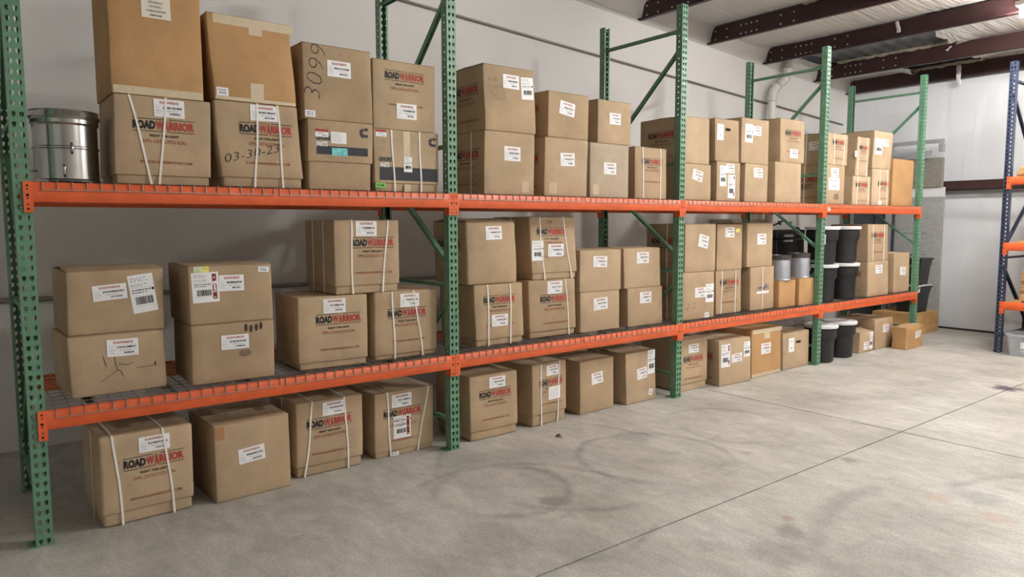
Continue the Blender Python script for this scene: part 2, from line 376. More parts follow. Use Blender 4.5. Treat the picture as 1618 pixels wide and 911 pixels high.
# eave band of insulation turned down over the top of the back wall
mb = MB(); nx = 90; vs = []
for i in range(nx+1):
    x = X0+(XE-X0)*i/nx
    for (dy, dz) in ((0, -.24), (-.02, -.235), (-.07, -.05), (-.12, .02)):
        vs.append((x, YW+dy+.006*noise.noise(Vector((x*3, dz*9, 2))), roof(x)+dz))
mb.add(vs, [(i*4+k, i*4+k+1, (i+1)*4+k+1, (i+1)*4+k) for i in range(nx) for k in range(3)])
struct(mb.build('trim_30', 'ceilvinyl', None, True))
# conduits on the back wall: the one above follows the roof pitch
def hi(x): return 3.831-.058*(x-3.324)
c1_ = MB().tube([(X0, YW-.022, hi(X0)), (XE-.2, YW-.022, hi(XE-.2))], .013, 8).build('conduit', 'rail', None, True)
tag(c1_, 'thin grey conduit running high along the white wall, sloping with the roof', 'pipe')
c2_ = MB().tube([(X0, YW-.025, 1.12), (XE-.3, YW-.025, 1.12)], .018, 8).build('conduit', 'rail', None, True)
tag(c2_, 'thin grey conduit running level along the white wall behind the middle shelf', 'pipe')
# white drain pipe with two elbows
t = thing('drain_pipe', 'white plastic drain pipe with elbows coming down from the roof', 'pipe', (9.47, 1.86, 0))
pp = [(.40, 0, 4.15), (.40, 0, 3.95), (.393, 0, 3.91), (.37, 0, 3.875), (.335, 0, 3.845), (.07, 0, 3.67), (.03, 0, 3.635), (.008, 0, 3.595), (0, 0, 3.55), (0, 0, .02)]
MB().tube(pp, .062, 16, ref=(0, 1, 0)).build('pipe', 'pvc', t, True)
for (p, q) in (((.40, 0, 4.03), (.40, 0, 3.96)), ((.335, 0, 3.845), (.28, 0, 3.809)), ((.125, 0, 3.706), (.07, 0, 3.67)), ((0, 0, 3.55), (0, 0, 3.47))):
    MB().tube([p, q], .070, 16, ref=(0, 1, 0)).build('coupling', 'pvc', t, True)

# ------------------------------------------------------------------ ceiling lamps
for (x, y) in ((9.3, -1.93), (5.6, -2.9), (5.4, -7.2), (9.75, -6.4)):
    z = roof(x)-.20
    i_ = 'over the rack aisle' if y > -4 else 'over the open floor'
    t = thing('ceiling_lamp', 'long white ceiling lamp hanging below the purlins ' + i_, 'lamp', (x, y, z), 0, 'ceiling lamps ' + i_)
    MB().box((-.13, -.62, 0), (.13, .62, .05)).box((-.05, -.55, .05), (.05, .55, .09)).build('housing', 'pvc', t)
    MB().tube([(0, -.6, -.055), (0, .6, -.055)], .055, 12).build('diffuser', 'glow', t, True)
    for s in (-.5, .5): MB().tube([(0, s, .09), (0, s, .21)], .004, 6).build('hanger', 'galv', t)

# ------------------------------------------------------------------ green pallet rack
H = 3.66; PW = .0762; CELL = .0508
def hole_cells(mb, org, eu, ev, n, width, holes, shape, depth):
    """sheet of n cells with punched holes; org is the bottom corner, eu across, ev up"""
    nrm = eu.cross(ev)
    cw = width/len(holes)
    for k in range(n):
        for c, (hx, sh) in enumerate(holes):
            o = org+eu*(cw*c)+ev*(CELL*k)
            rect = [(cw/2, 0), (cw, 0), (cw, CELL/2), (cw, CELL), (cw/2, CELL), (0, CELL), (0, CELL/2), (0, 0)]
            hp = [(hx+x*sh, CELL/2+y) for x, y in shape]
            vs = [o+eu*x+ev*y for x, y in rect]+[o+eu*x+ev*y for x, y in hp]+[o+eu*x+ev*y-nrm*depth for x, y in hp]
            fs = []
            for i in range(8):
                j = (i+1) % 8; fs += [(i, j, 8+j, 8+i), (8+i, 8+j, 16+j, 16+i)]
            mb.add(vs, fs)
tear = [(0, -.014), (.0055, -.010), (.0095, .004), (.0085, .011), (0, .014), (-.0085, .011), (-.0095, .004), (-.0055, -.010)]
dot = [(0, -.0075), (.0055, -.0055), (.0075, 0), (.0055, .0055), (0, .0075), (-.0055, .0055), (-.0075, 0), (-.0055, -.0055)]
def post_mesh(name, mat):
    mb = MB(); n = int(H/CELL)
    hole_cells(mb, Vector((-PW/2, 0, 0)), Vector((1, 0, 0)), Vector((0, 0, 1)), n, PW, [(.0215, 1), (PW/2-.0215, 1)], tear, .0028)
    hole_cells(mb, Vector((-PW/2, .07, 0)), Vector((0, -1, 0)), Vector((0, 0, 1)), n, .07, [(.035, 1)], dot, .0028)
    hole_cells(mb, Vector((PW/2, 0, 0)), Vector((0, 1, 0)), Vector((0, 0, 1)), n, .07, [(.035, 1)], dot, .0028)
    Ht = n*CELL
    for s in (-1, 1):
        mb.box((s*PW/2-(.016 if s > 0 else 0), .067, 0), (s*PW/2+(.016 if s < 0 else 0), .07, Ht))
    return mb.mesh(name, mat)
PM = post_mesh('post', 'green'); PMB = post_mesh('post_blue', 'blue')
FOOT = MB().box((-.07, .002, 0), (.045, .10, .006)).lathe([(0, .018), (.009, .018), (.009, .006)], 8, 0, (-.055, .06, 0)).mesh('foot_plate', 'green')
FOOTG = FOOT.copy(); FOOTG.materials.clear(); FOOTG.materials.append(M['galv'])
D = 1.062
def frame(root, x, y, rz, pm, foot, bmat):
    """upright frame: two posts, feet and braces, local y = depth direction"""
    Mx = Matrix.Translation((x, y, 0)) @ Matrix.Rotation(rz, 4, 'Z')
    def place(o, m): o.matrix_local = Mx @ m
    for yy, r in ((0, 0), (D, math.pi)):
        p = link('post', pm, root); place(p, Matrix.Translation((0, yy, 0)) @ Matrix.Rotation(r, 4, 'Z'))
        link('foot_plate', foot, p)
    for a, b in (((.05, .23), (D-.05, .23)), ((.05, 1.23), (D-.05, 1.23)), ((.05, 2.23), (D-.05, 2.23)), ((.05, 3.44), (D-.05, 3.44)),
                 ((.05, 1.12), (D-.05, .34)), ((.05, 1.38), (D-.05, 2.10)), ((.05, 3.28), (D-.05, 2.36))):
        mb = MB(); pa = Vector((0, a[0], a[1])); pb = Vector((0, b[0], b[1])); dr = (pb-pa).normalized(); nz = Vector((1, 0, 0)).cross(dr)
        mb.bar(pa, pb, .038, .003, nz); 
        for s in (-1, 1): mb.bar(pa+Vector((s*.0175, 0, 0))-nz*.012, pb+Vector((s*.0175, 0, 0))-nz*.012, .003, .026, nz)
        place(mb.build('brace', bmat, root), Matrix())
L_ = W-PW
beam_prof = [(-.012, -.097), (-.009, -.1), (.044, -.1), (.046, -.098), (.046, -.036), (.044, -.034), (.022, -.034), (.020, -.032), (.020, -.002), (.018, 0), (-.009, 0), (-.012, -.003)]
BEAM = ss(MB().prism(beam_prof, -L_/2+.001, L_/2-.001).mesh('beam', 'orange'), 60)
mb = MB()
mb.box((-.0365, -.0125, -.152), (.004, -.0075, .003)).box((.0, -.0075, -.152), (.004, .052, .003)).box((-.0365, -.0075, -.152), (-.030, -.001, .003))
for zz, r in ((-.018, .0055), (-.036, .004), (-.066, .0075), (-.082, .004), (-.112, .004), (-.135, .006)):
    mb.lathe([(0, 0), (r, 0), (r, .0006), (0, .0006)], 8, 1, (-.019, 0, 0))
    k = len(mb.v)-32
    mb.v[k:] = [(-.019+(x+.019), -.0126-z, zz+y) for x, y, z in mb.v[k:]]
CONN = mb.mesh('end_connector', ['orange', 'hole'])
CONN_R = CONN.copy(); CONN_R.transform(Matrix.Scale(-1, 4, (1, 0, 0))); CONN_R.flip_normals()
def put_beam(root, Mx):
    b = link('beam', BEAM, root); b.matrix_local = Mx
    link('end_connector', CONN, b, (-L_/2, 0, 0)); link('end_connector', CONN_R, b, (L_/2, 0, 0))
    return b
rack = thing('pallet_rack', 'long green and orange pallet rack of four bays along the white wall', 'rack', (0, 0, 0))
for k in range(5): frame(rack, k*W, 0, 0, PM, FOOT, 'green')
for k in range(4):
    for z in (Z1, Z2):
        put_beam(rack, Matrix.Translation(((k+.5)*W, 0, z)))
        put_beam(rack, Matrix.Translation(((k+.5)*W, D, z)) @ Matrix.Rotation(math.pi, 4, 'Z'))
# a small paper tag on the upper beam
tg = MB().box((-.03, -.001, -.022), (.03, 0, .022)).box((-.02, -.0015, -.008), (.005, -.001, .006), 1).build('paper_tag', ['paper', 'greyink'], rack, False, (3*W+.09, -.0135, Z2-.055))
# wire decks
DW = 1.175
mb = MB(); r = .0028; zt = .0045
nw = 19
for i in range(nw):
    x = -DW/2+DW*i/(nw-1)
    mb.tube([(x, -.0165, -.040), (x, -.0165, zt-.004), (x, -.012, zt), (x, D+.012, zt), (x, D+.0165, zt-.004), (x, D+.0165, -.04)], r, 4)
for y, z in [(-.0165-.003, -.038)]+[(.035+.0995*i, zt-.005) for i in range(10)]+[(D+.0195, -.038)]:
    mb.tube([(-DW/2-.003, y, z), (DW/2+.003, y, z)], r, 4)
DECKM = mb.mesh('wire_deck', 'wire')
CHAN = MB().box((-.022, .023, -.030), (.022, D-.023, -.0285+.0)).box((-.022, .023, -.030), (-.0205, D-.023, -.006)).box((.0205, .023, -.030), (.022, D-.023, -.006)).mesh('support_channel', 'galv')
bayn = ['first', 'second', 'third', 'fourth']
for k in range(4):
    for z, zn in ((Z1, 'middle'), (Z2, 'upper')):
        for s in (-1, 1):
            d = thing('wire_deck', 'wire deck on %s beams, %s bay from the steel canister, half %s' % (zn, bayn[k], 'nearer the canister' if s < 0 else 'nearer grey boards'), 'shelf deck', ((k+.5)*W+s*.5*(DW+.035), 0, z), 0, 'wire decks of the green rack')
            link('wire_grid', DECKM, d)
            for c in (-.42, 0, .42): link('support_channel', CHAN, d, (c, 0, 0))

# ------------------------------------------------------------------ cartons
FCACHE = {}
def glyphs(txt, off=0.0, shear=0.0):
    """text outline as flat triangles, width normalised to 1, cap height returned"""
    key = (txt, off, shear)
    if key not in FCACHE:
        c = bpy.data.curves.new('t', 'FONT'); c.body = txt; c.offset = off; c.shear = shear; c.resolution_u = 2; c.fill_mode = 'FRONT'
        o = bpy.data.objects.new('t', c); col.objects.link(o)
        dg = bpy.context.evaluated_depsgraph_get(); dg.update()
        me = o.evaluated_get(dg).to_mesh()
        v = [(p.co.x, p.co.y) for p in me.vertices]; f = [tuple(p.vertices) for p in me.polygons]
        o.evaluated_get(dg).to_mesh_clear(); bpy.data.objects.remove(o); bpy.data.curves.remove(c)
        x0 = min(p[0] for p in v); x1 = max(p[0] for p in v); y0 = min(p[1] for p in v); y1 = max(p[1] for p in v)
        FCACHE[key] = ([((x-x0)/(x1-x0), (y-y0)/(y1-y0)) for x, y in v], f)
    return FCACHE[key]
class Flat:
    """flat art in (s, t) coordinates; mapped on a face afterwards"""
    def __init__(s): s.mb = MB()
    def rect(s, a, b, c, d, mi, lift=0, nx=1, ny=1):
        vs = [(a+(c-a)*i/nx, b+(d-b)*j/ny, lift) for j in range(ny+1) for i in range(nx+1)]
        s.mb.add(vs, [(j*(nx+1)+i, j*(nx+1)+i+1, (j+1)*(nx+1)+i+1, (j+1)*(nx+1)+i) for j in range(ny) for i in range(nx)], mi); return s
    def text(s, txt, x0, y0, x1, y1, mi, lift=.0004, off=0., shear=0., rot=0):
        v, f = glyphs(txt, off, shear)
        pts = [(x0+(x1-x0)*a, y0+(y1-y0)*b, lift) for a, b in v]
        if rot:
            cx, cy = (x0+x1)/2, (y0+y1)/2; c, q = math.cos(rot), math.sin(rot)
            pts = [(cx+(x-cx)*c-(y-cy)*q, cy+(x-cx)*q+(y-cy)*c, z) for x, y, z in pts]
        s.mb.add(pts, f, mi); return s
    def poly(s, pts, mi, lift=.0004): s.mb.add([(x, y, lift) for x, y in pts], [tuple(range(len(pts)))], mi); return s
    def stroke(s, pts, wd, mi, lift=.0004):
        for (x0, y0), (x1, y1) in zip(pts[:-1], pts[1:]):
            dx, dy = x1-x0, y1-y0; l = math.hypot(dx, dy) or 1; nx_, ny_ = -dy/l*wd/2, dx/l*wd/2
            s.mb.add([(x0+nx_, y0+ny_, lift), (x0-nx_, y0-ny_, lift), (x1-nx_, y1-ny_, lift), (x1+nx_, y1+ny_, lift)], [(3, 2, 1, 0)], mi)
        return s
RND = random.Random(3)
LABMATS = ['paper', 'red', 'black', 'greyink', 'darkred']
def blocks(A, x0, x1, y0, y1, mi, n):
    x = x0
    for _ in range(n):
        wdt = (x1-x0)/n*RND.uniform(.45, .9); A.rect(x, y0, x+wdt, y1, mi, .0004); x += (x1-x0)/n
def lab_R(w_, h_):
    A = Flat().rect(-w_/2, -h_/2, w_/2, h_/2, 0, 0, 3, 3)
    A.text('ROADWARRIOR', -.30*w_, .24*h_, .33*w_, .40*h_, 1, off=.03)
    blocks(A, -.2*w_, .43*w_, -.02*h_, .09*h_, 2, 14); blocks(A, .02*w_, .36*w_, -.34*h_, -.25*h_, 2, 9)
    for q in (.14, -.09, -.19, -.38): A.rect(-.45*w_, q*h_-.004*h_, .45*w_, q*h_+.004*h_, 3, .0003)
    for q in (.03, -.14, -.29): blocks(A, -.44*w_, -.26*w_, q*h_-.012*h_, q*h_+.012*h_, 3, 3)
    blocks(A, -.1*w_, .3*w_, -.155*h_, -.13*h_, 3, 6)
    return A
def lab_S(w_, h_, red=False):
    A = Flat().rect(-w_/2, -h_/2, w_/2, h_/2, 0, 0, 3, 3)
    xr = .26*w_ if red else .42*w_
    for q in (.42, .38, .34, .25, .21): blocks(A, -.42*w_, -.42*w_+(xr+.42*w_)*RND.uniform(.5, .9), q*h_-.008*h_, q*h_+.008*h_, 3, 5)
    blocks(A, -.4*w_, xr-.05*w_, .08*h_, .115*h_, 2, 9); blocks(A, -.4*w_, xr-.2*w_, .02*h_, .045*h_, 2, 6)
    blocks(A, -.32*w_, xr-.04*w_, -.28*h_, -.08*h_, 2, 17)
    A.rect(-.46*w_, -.33*h_, xr, -.326*h_, 3, .0003); A.rect(-.46*w_, .16*h_, xr, .164*h_, 3, .0003)
    if red:
        A.rect(.26*w_, -.40*h_, .42*w_, .44*h_, 4, .0003)
        for q in range(7): A.rect(.30*w_, -.36*h_+q*.11*h_, .38*w_, -.33*h_+q*.11*h_, 0 if q % 3 == 0 else 4, .0006)
    else: A.rect(.38*w_, .06*h_, .48*w_, .13*h_, 2, .0003)
    return A
def lab_P(w_, h_):
    A = Flat().rect(-w_/2, -h_/2, w_/2, h_/2, 0, 0, 2, 2); blocks(A, -.3*w_, .3*w_, .25*h_, .3*h_, 2, 5); blocks(A, -.15*w_, .2*w_, -.25*h_, -.18*h_, 2, 3); return A
def lab_small(w_, h_):
    A = Flat().rect(-w_/2, -h_/2, w_/2, h_/2, 0, 0, 1, 1); blocks(A, -.35*w_, .3*w_, .1*h_, .28*h_, 3, 4); blocks(A, -.3*w_, .35*w_, -.25*h_, -.05*h_, 3, 3); return A
def lab_G(w_, h_):                                     # white label with red head
    A = Flat().rect(-w_/2, -h_/2, w_/2, h_/2, 0, 0, 2, 2); A.rect(-w_/2, .15*h_, w_/2, .5*h_, 1, .0004); blocks(A, -.3*w_, .2*w_, -.1*h_, .02*h_, 3, 5); blocks(A, 0, .4*w_, -.38*h_, -.25*h_, 3, 4); return A
def lab_note(w_, h_):
    A = Flat().rect(-w_/2, -h_/2, w_/2, h_/2, 0, 0, 2, 2)
    A.text('ABSORBANT', -.27*w_, .06*h_, .25*w_, .14*h_, 2); A.text('MATERIAL', -.23*w_, -.10*h_, .2*w_, -.02*h_, 2)
    blocks(A, -.32*w_, .33*w_, -.26*h_, -.19*h_, 3, 12); blocks(A, -.22*w_, .2*w_, -.42*h_, -.35*h_, 3, 9); return A
def lab_text(w_, h_):                                 # typed page
    A = Flat().rect(-w_/2, -h_/2, w_/2, h_/2, 0, 0, 2, 2)
    for q in range(8): blocks(A, -.42*w_, .1*w_+.3*w_*RND.random(), .36*h_-q*.1*h_-.012*h_, .36*h_-q*.1*h_+.012*h_, 3, 9)
    return A
def art_logo(w_):
    """four printed lines; the origin is the middle of the big lettering"""
    A = Flat(); hb = .085*w_
    A.text('ROAD', -.5*w_, -hb*.9, -.140*w_, hb*.9, 0, off=.06)
    A.text('W', -.135*w_, -hb*.9, .002*w_, hb*.9, 1, off=.055); A.text('A', .0*w_, -hb*1.35, .078*w_, hb*1.3, 1, off=.04)
    A.text('RRIOR', .082*w_, -hb*.9, .5*w_, hb*.9, 1, off=.06)
    A.rect(-.5*w_, .100*w_, -.01*w_, .112*w_, 0); A.rect(.09*w_, .100*w_, .5*w_, .112*w_, 0); A.rect(-.5*w_, -.112*w_, 0*w_, -.100*w_, 0); A.rect(.09*w_, -.112*w_, .5*w_, -.100*w_, 0)
    A.rect(.505*w_, .105*w_, .53*w_, .113*w_, 0)
    A.text('FIGHT THE LIGHT', -.24*w_, -.205*w_, .24*w_, -.163*w_, 0, off=.035)
    A.text('DPFs CATALYSTS SCRs', -.35*w_, -.31*w_, .35*w_, -.25*w_, 2, off=.004)
    return A
def art_web(w_): return Flat().text('WWW.ROADWARRIOR-INC.COM', -.42*w_, -.665*w_, .44*w_, -.615*w_, 0, off=.008)
def art_c(w_):                                        # a bold C with a slanted slit
    A = Flat(); n = 14; o = []; i_ = []
    A.poly([(.5*w_, .5*w_), (.5*w_, .22*w_), (.12*w_, .22*w_), (-.02*w_, .34*w_), (.16*w_, .5*w_)], 0)
    A.poly([(-.08*w_, .42*w_), (-.08*w_, .5*w_), (.1*w_, .5*w_)], 0)
    A.poly([(-.15*w_, .46*w_), (-.38*w_, .3*w_), (-.5*w_, .05*w_), (-.12*w_, .02*w_), (.0*w_, .2*w_)], 0)
    A.poly([(-.5*w_, .0*w_), (-.12*w_, -.03*w_), (-.02*w_, -.18*w_), (.5*w_, -.2*w_), (.5*w_, -.5*w_), (-.1*w_, -.5*w_), (-.36*w_, -.36*w_)], 0)
    return A

def rbox(mb, a, b, r, n, mp, mi=0):
    """rounded box through the mapping mp"""
    dims = [b[i]-a[i] for i in range(3)]
    def ticks(L):
        k = max(1, min(n, int(L/.07))); return [0, r*.35, r]+[r+(L-2*r)*(i+1)/(k+1) for i in range(k)]+[L-r, L-r*.35, L]
    T = [ticks(d) for d in dims]; idx = {}; vs = []; fs = []
    def vert(i, j, k):
        key = (i, j, k)
        if key not in idx:
            p = Vector((T[0][i], T[1][j], T[2][k])); q = Vector([min(max(p[t], r), dims[t]-r) for t in range(3)]); d = p-q
            if d.length > 1e-9: p = q+d.normalized()*r if max(abs(d.x), abs(d.y), abs(d.z)) >= r*.999 else p
            idx[key] = len(vs); vs.append(mp(Vector(a)+p))
        return idx[key]
    nx, ny, nz = (len(t)-1 for t in T)
    for i in range(nx):
        for j in range(ny):
            fs.append((vert(i, j+1, 0), vert(i+1, j+1, 0), vert(i+1, j, 0), vert(i, j, 0))); fs.append((vert(i, j, nz), vert(i+1, j, nz), vert(i+1, j+1, nz), vert(i, j+1, nz)))
    for i in range(nx):
        for k in range(nz):
            fs.append((vert(i, 0, k), vert(i+1, 0, k), vert(i+1, 0, k+1), vert(i, 0, k+1))); fs.append((vert(i+1, ny, k), vert(i, ny, k), vert(i, ny, k+1), vert(i+1, ny, k+1)))
    for j in range(ny):
        for k in range(nz):
            fs.append((vert(0, j+1, k), vert(0, j, k), vert(0, j, k+1), vert(0, j+1, k+1))); fs.append((vert(nx, j, k), vert(nx, j+1, k), vert(nx, j+1, k+1), vert(nx, j, k+1)))
    mb.add(vs, fs, mi)

# pixel corners of every carton's front face: base, bottom left, bottom right, top left, top right
BX = {
'A1': ('2', (182, 285), (334, 289), (179, 146), (332, 161.5)), 'A2': ('A1', (175.6, 140), (322, 156), None, None),
'B1': ('2', (351, 289), (480, 295), (336, 161), (470, 165)), 'B2': ('B1', (339, 156), (468, 160), (327, 22.5), (455, 35.5)),
'C1': ('2', (487, 297), (589, 301), (485, 186.5), (590, 197)), 'C2': ('C1', (481, 183), (589, 195.6), (476, 63), (586, 84)),
'D1': ('2', (592.6, 301), (694, 303.5), (591.5, 203), (691, 210)), 'D2': ('D1', (590, 199), (687.5, 208), (588.7, 88.7), (687, 107)),
'E1': ('2', (765, 307), (843.7, 309), (766, 206), (844.6, 211)), 'E2': ('E1', (766.8, 204.5), (846.7, 209), (763.8, 100), (843, 110.7)),
'F1': ('2', (859.6, 308), (927, 312), (861, 215), (929.7, 222)), 'F2': ('F1', (865, 214), (930, 221), (865.8, 142), (932, 152)),
'G1': ('2', (932, 312.6), (992.7, 312.6), (932.8, 226), (993.6, 228)), 'G2': ('G1', (944.5, 224), (996.7, 228), (944.5, 155), (998, 164)),
'H1': ('2', (1003, 312.6), (1052.6, 313.5), (1003.5, 231.5), (1053, 234.5)),
'I1': ('2', (1078.8, 315.7), (1122.7, 316), (1079, 257.5), (1123.8, 260)), 'I2': ('I1', (1080, 256.5), (1120.5, 258), (1081, 181.5), (1121, 188.4)),
'J1': ('2', (1131.9, 316), (1168.8, 318), (1133, 254), (1170, 257.5)), 'J2': ('J1', (1130, 253), (1167.7, 254), (1130, 186), (1168, 191)),
'K1': ('2', (1176, 318), (1212, 319), (1178, 257.6), (1214.4, 260.4)), 'K2': ('K1', (1171, 256), (1213.8, 258.6), (1173, 186), (1214.9, 189.5)),
'L1': ('2', (1224.3, 318.6), (1265, 318.6), (1225.8, 256), (1265.3, 257)), 'L2': ('L1', (1232.9, 252), (1270.8, 253), (1233.5, 187.3), (1271.5, 190)),
'M1': ('2', (1303.6, 322), (1332.8, 323), (1305.6, 259), (1335.6, 262)), 'M2': ('M1', (1307, 258.4), (1338, 261), (1308.5, 208.5), (1340.8, 214)),
'N1': ('2', (1346, 322.6), (1374, 322.6), (1350, 277.5), (1374, 279)), 'N2': ('N1', (1351, 277), (1371, 278.4), (1354, 214.7), (1377, 219)),
'O1': ('2', (1376.6, 323), (1404, 324), (1378, 265.5), (1406.4, 268.4)), 'O2': ('O1', (1378, 264), (1407, 267), (1385, 205.6), (1412.7, 210.7)),
'P1': ('2', (1408.6, 324), (1440.7, 325), (1412, 251), (1444.7, 252.7)),
'a1': ('1', (112.6, 631.6), (265.7, 609.5), (101, 532), (263, 520)), 'a2': ('a1', (106, 529.4), (260.7, 517), (101, 426), (258.6, 424)),
'b1': ('1', (304.5, 609.5), (434, 594), (301, 515.7), (432, 503)), 'b2': ('b1', (301, 512.7), (432, 505), (292, 417.6), (432, 417)),
'c1': ('1', (474, 585.7), (580.4, 573.8), (470.8, 470), (578.7, 465)), 'd1': ('1', (592, 571.4), (691, 557.8), (594.7, 463), (687, 454.6)),
'e1': ('c1', (530, 462.5), (631.5, 457), (527.6, 345), (628.7, 347.4)),
'f1': ('1', (752, 549), (828.3, 539.6), (747.8, 451.8), (826, 445)), 'f2': ('f1', (739.6, 448.5), (817, 441), (735.5, 349), (815, 347.5)),
'g1': ('1', (837, 535.5), (910.5, 527), (835.7, 446), (908, 436.7)), 'g2': ('g1', (841, 440.8), (912, 431), (832.4, 345), (905.5, 339.8)),
'h1': ('1', (917, 527), (978.4, 521), (915.5, 462.7), (979.8, 457)), 'h2': ('h1', (916, 460.5), (981, 454.5), (917.7, 397), (980.6, 392)),
'i1': ('1', (992, 517), (1046.5, 509.4), (990.8, 456.7), (1047, 450.4)), 'i2': ('i1', (986.7, 453.7), (1043.7, 448.5), (985, 394), (1043, 389.4)),
'j1': ('1', (1079, 505.6), (1128, 501.5), (1080, 430.7), (1128, 428)), 'j2': ('j1', (1081.7, 429), (1129.7, 427), (1084.8, 353.5), (1130, 353.5)),
'k1': ('1', (1131, 497), (1170.5, 492), (1131, 428.3), (1171.3, 424.7)), 'k2': ('k1', (1132.4, 426), (1172, 423.5), (1133, 354.7), (1174, 353.5)),
'l1': ('1', (1185, 491), (1222.5, 486), (1186, 422.7), (1223, 419)), 'l2': ('l1', (1180, 421), (1220, 417.4), (1182, 353), (1221, 351.5)),
'n1': ('1', (1230, 487.5), (1256, 484), (1231, 444), (1257.5, 441.6)), 'n2': ('1', (1262, 484), (1285, 480), (1262.8, 440), (1286.4, 438)),
'r1': ('1', (1370.4, 469.7), (1403, 465.4), (1371, 413.4), (1403, 411)), 'r2': ('r1', (1371, 412.6), (1402.6, 410), (1372, 354.7), (1403.6, 354)),
's1': ('1', (1411.5, 462.4), (1436, 460), (1410.5, 400), (1437, 399)),
'FA': ('0', (162, 837), (309, 800.7), (153, 697), (306, 664)), 'FB': ('0', (342, 795.8), (461, 766), (335.4, 672), (458, 654)),
'FC': ('0', (468.7, 757), (574.3, 733), (466, 638), (574.3, 622)), 'FD': ('0', (593, 726), (685, 705), (591, 623), (685, 608)),
'FE': ('0', (743.5, 698.7), (818.8, 682), (739, 594.8), (819.5, 584.6)), 'FF': ('0', (839, 677.6), (897.6, 659.4), (834.7, 577), (900.6, 568)),
'FG': ('0', (915.3, 656), (970.8, 642), (915.3, 572.7), (970.8, 561.8)), 'FH': ('0', (988.8, 640.4), (1037, 628.5), (986.8, 560), (1037, 550.4)),
'FI': ('0', (1074, 620), (1117, 610.5), (1074, 536), (1118.7, 533.4)), 'FJ': ('0', (1138, 609.6), (1184, 602), (1137, 538), (1185.4, 533)),
'FK': ('0', (1187.4, 597), (1233, 587.4), (1188, 520), (1234, 515)), 'FL': ('0', (1236.8, 584.4), (1277.4, 576.4), (1236.8, 526), (1279, 521.5)),
'FM': ('0', (1357.5, 557.7), (1379, 551.8), (1360, 524.5), (1379.7, 518)), 'FN': ('0', (1382, 552), (1410.3, 546.7), (1382.7, 505), (1411, 500)),
'FO': ('0', (1431.7, 548), (1458, 543), (1433.7, 517.7), (1458, 513)),
}
ROT = {'FA': 2.6, 'FB': 2.8, 'FF': 5, 'FG': 2.7, 'FH': 2, 'FJ': -3, 'c1': -3, 'a1': 3, 'b1': -2, 'g2': 0,  'a2': 1.5, 'F2': 1.5, 'f2': -1}
YSET = {'h1': .15, 'FO': -.205, 'n1': .10, 'n2': .07, 'FM': .05, 'r1': .05, 's1': .09}
DEP = {'n1': .36, 'n2': .36, 'P1': .55, 'FM': .34, 'FO': .19, 'G2': .4, 'I2': .54, 'J2': .46, 'H1': .45, 'FG': .5, 'FI': .5, 'a2': .52}
LID = {'A1': .10, 'B1': .11, 'C1': .40, 'D1': .13, 'c1': .09, 'd1': .06, 'e1': .11, 'FA': .13, 'FC': .13, 'FD': .08, 'FE': .13, 'FF': .17, 'f1': .1, 'g1': .1, 'g2': .1, 'FI': .14, 'H1': .0, 'r2': .0}
MAT = {'A2': 'kraft', 'B2': 'kraft', 'P1': 'kraft', 'n1': 'kraft', 'n2': 'kraft', 'FK': 'kraft', 'FO': 'kraft', 'G1': 'greybox'}
ROUND = {'f2': .022, 'f1': .012, 'g1': .014, 'g2': .012, 'FE': .014, 'FF': .014, 'FA': .016, 'FC': .014, 'B1': .012, 'a1': .012, 'a2': .012, 'b1': .01, 'b2': .01, 'd1': .014}
CRUMP = {'FO': .03, 'f2': .008, 'a1': .006, 'B1': .006, 'FM': .010, 'N1': .006, 'g2': .005, 'FC': .005}
LOGO = {'A1': ((209.5, 196), (306.6, 202)), 'B1': ((379, 204.6), (461, 205.7)), 'D2': ((608, 117.7), (670, 125)), 'H1': ((1014, 255), (1047, 256)), 'L2': ((1241, 210), (1265.8, 211)),
        'M2': ((1315.6, 224), (1335.6, 226)), 'N2': ((1357, 231), (1372.7, 235.6)), 'N1': ((1352, 291), (1371, 292)), 'O1': ((1387, 290), (1404, 290.7)), 'e1': ((555, 383), (622, 383)),
        'c1': ((499.4, 504.7), (569, 501)), 'd1': ((612.7, 496.5), (673, 490)), 'f1': ((763.8, 475), (813.7, 470.4)), 'g2': ((848, 368), (895, 362.5)), 'g1': ((853.5, 473.7), (898.8, 468)),
        'k1': ((1137.5, 447), (1167, 444)), 'r2': ((1377, 372), (1397, 370.5)), 'FA': ((194.5, 734.5), (291, 716.7)), 'FC': ((484.6, 670), (556, 659.8)), 'FD': ((605.9, 656), (665.7, 644.6)),
        'FE': ((757.4, 625), (807.6, 616)), 'FF': ((850.7, 606), (891, 598.6)), 'FI': ((1080, 567.5), (1110.7, 564))}
SIDELOGO = ['E1', 'E2', 'I2', 'j2', 'M1', 'f2', 'r1', 'F2', 'F1', 'h1', 'j1', 'FJ']
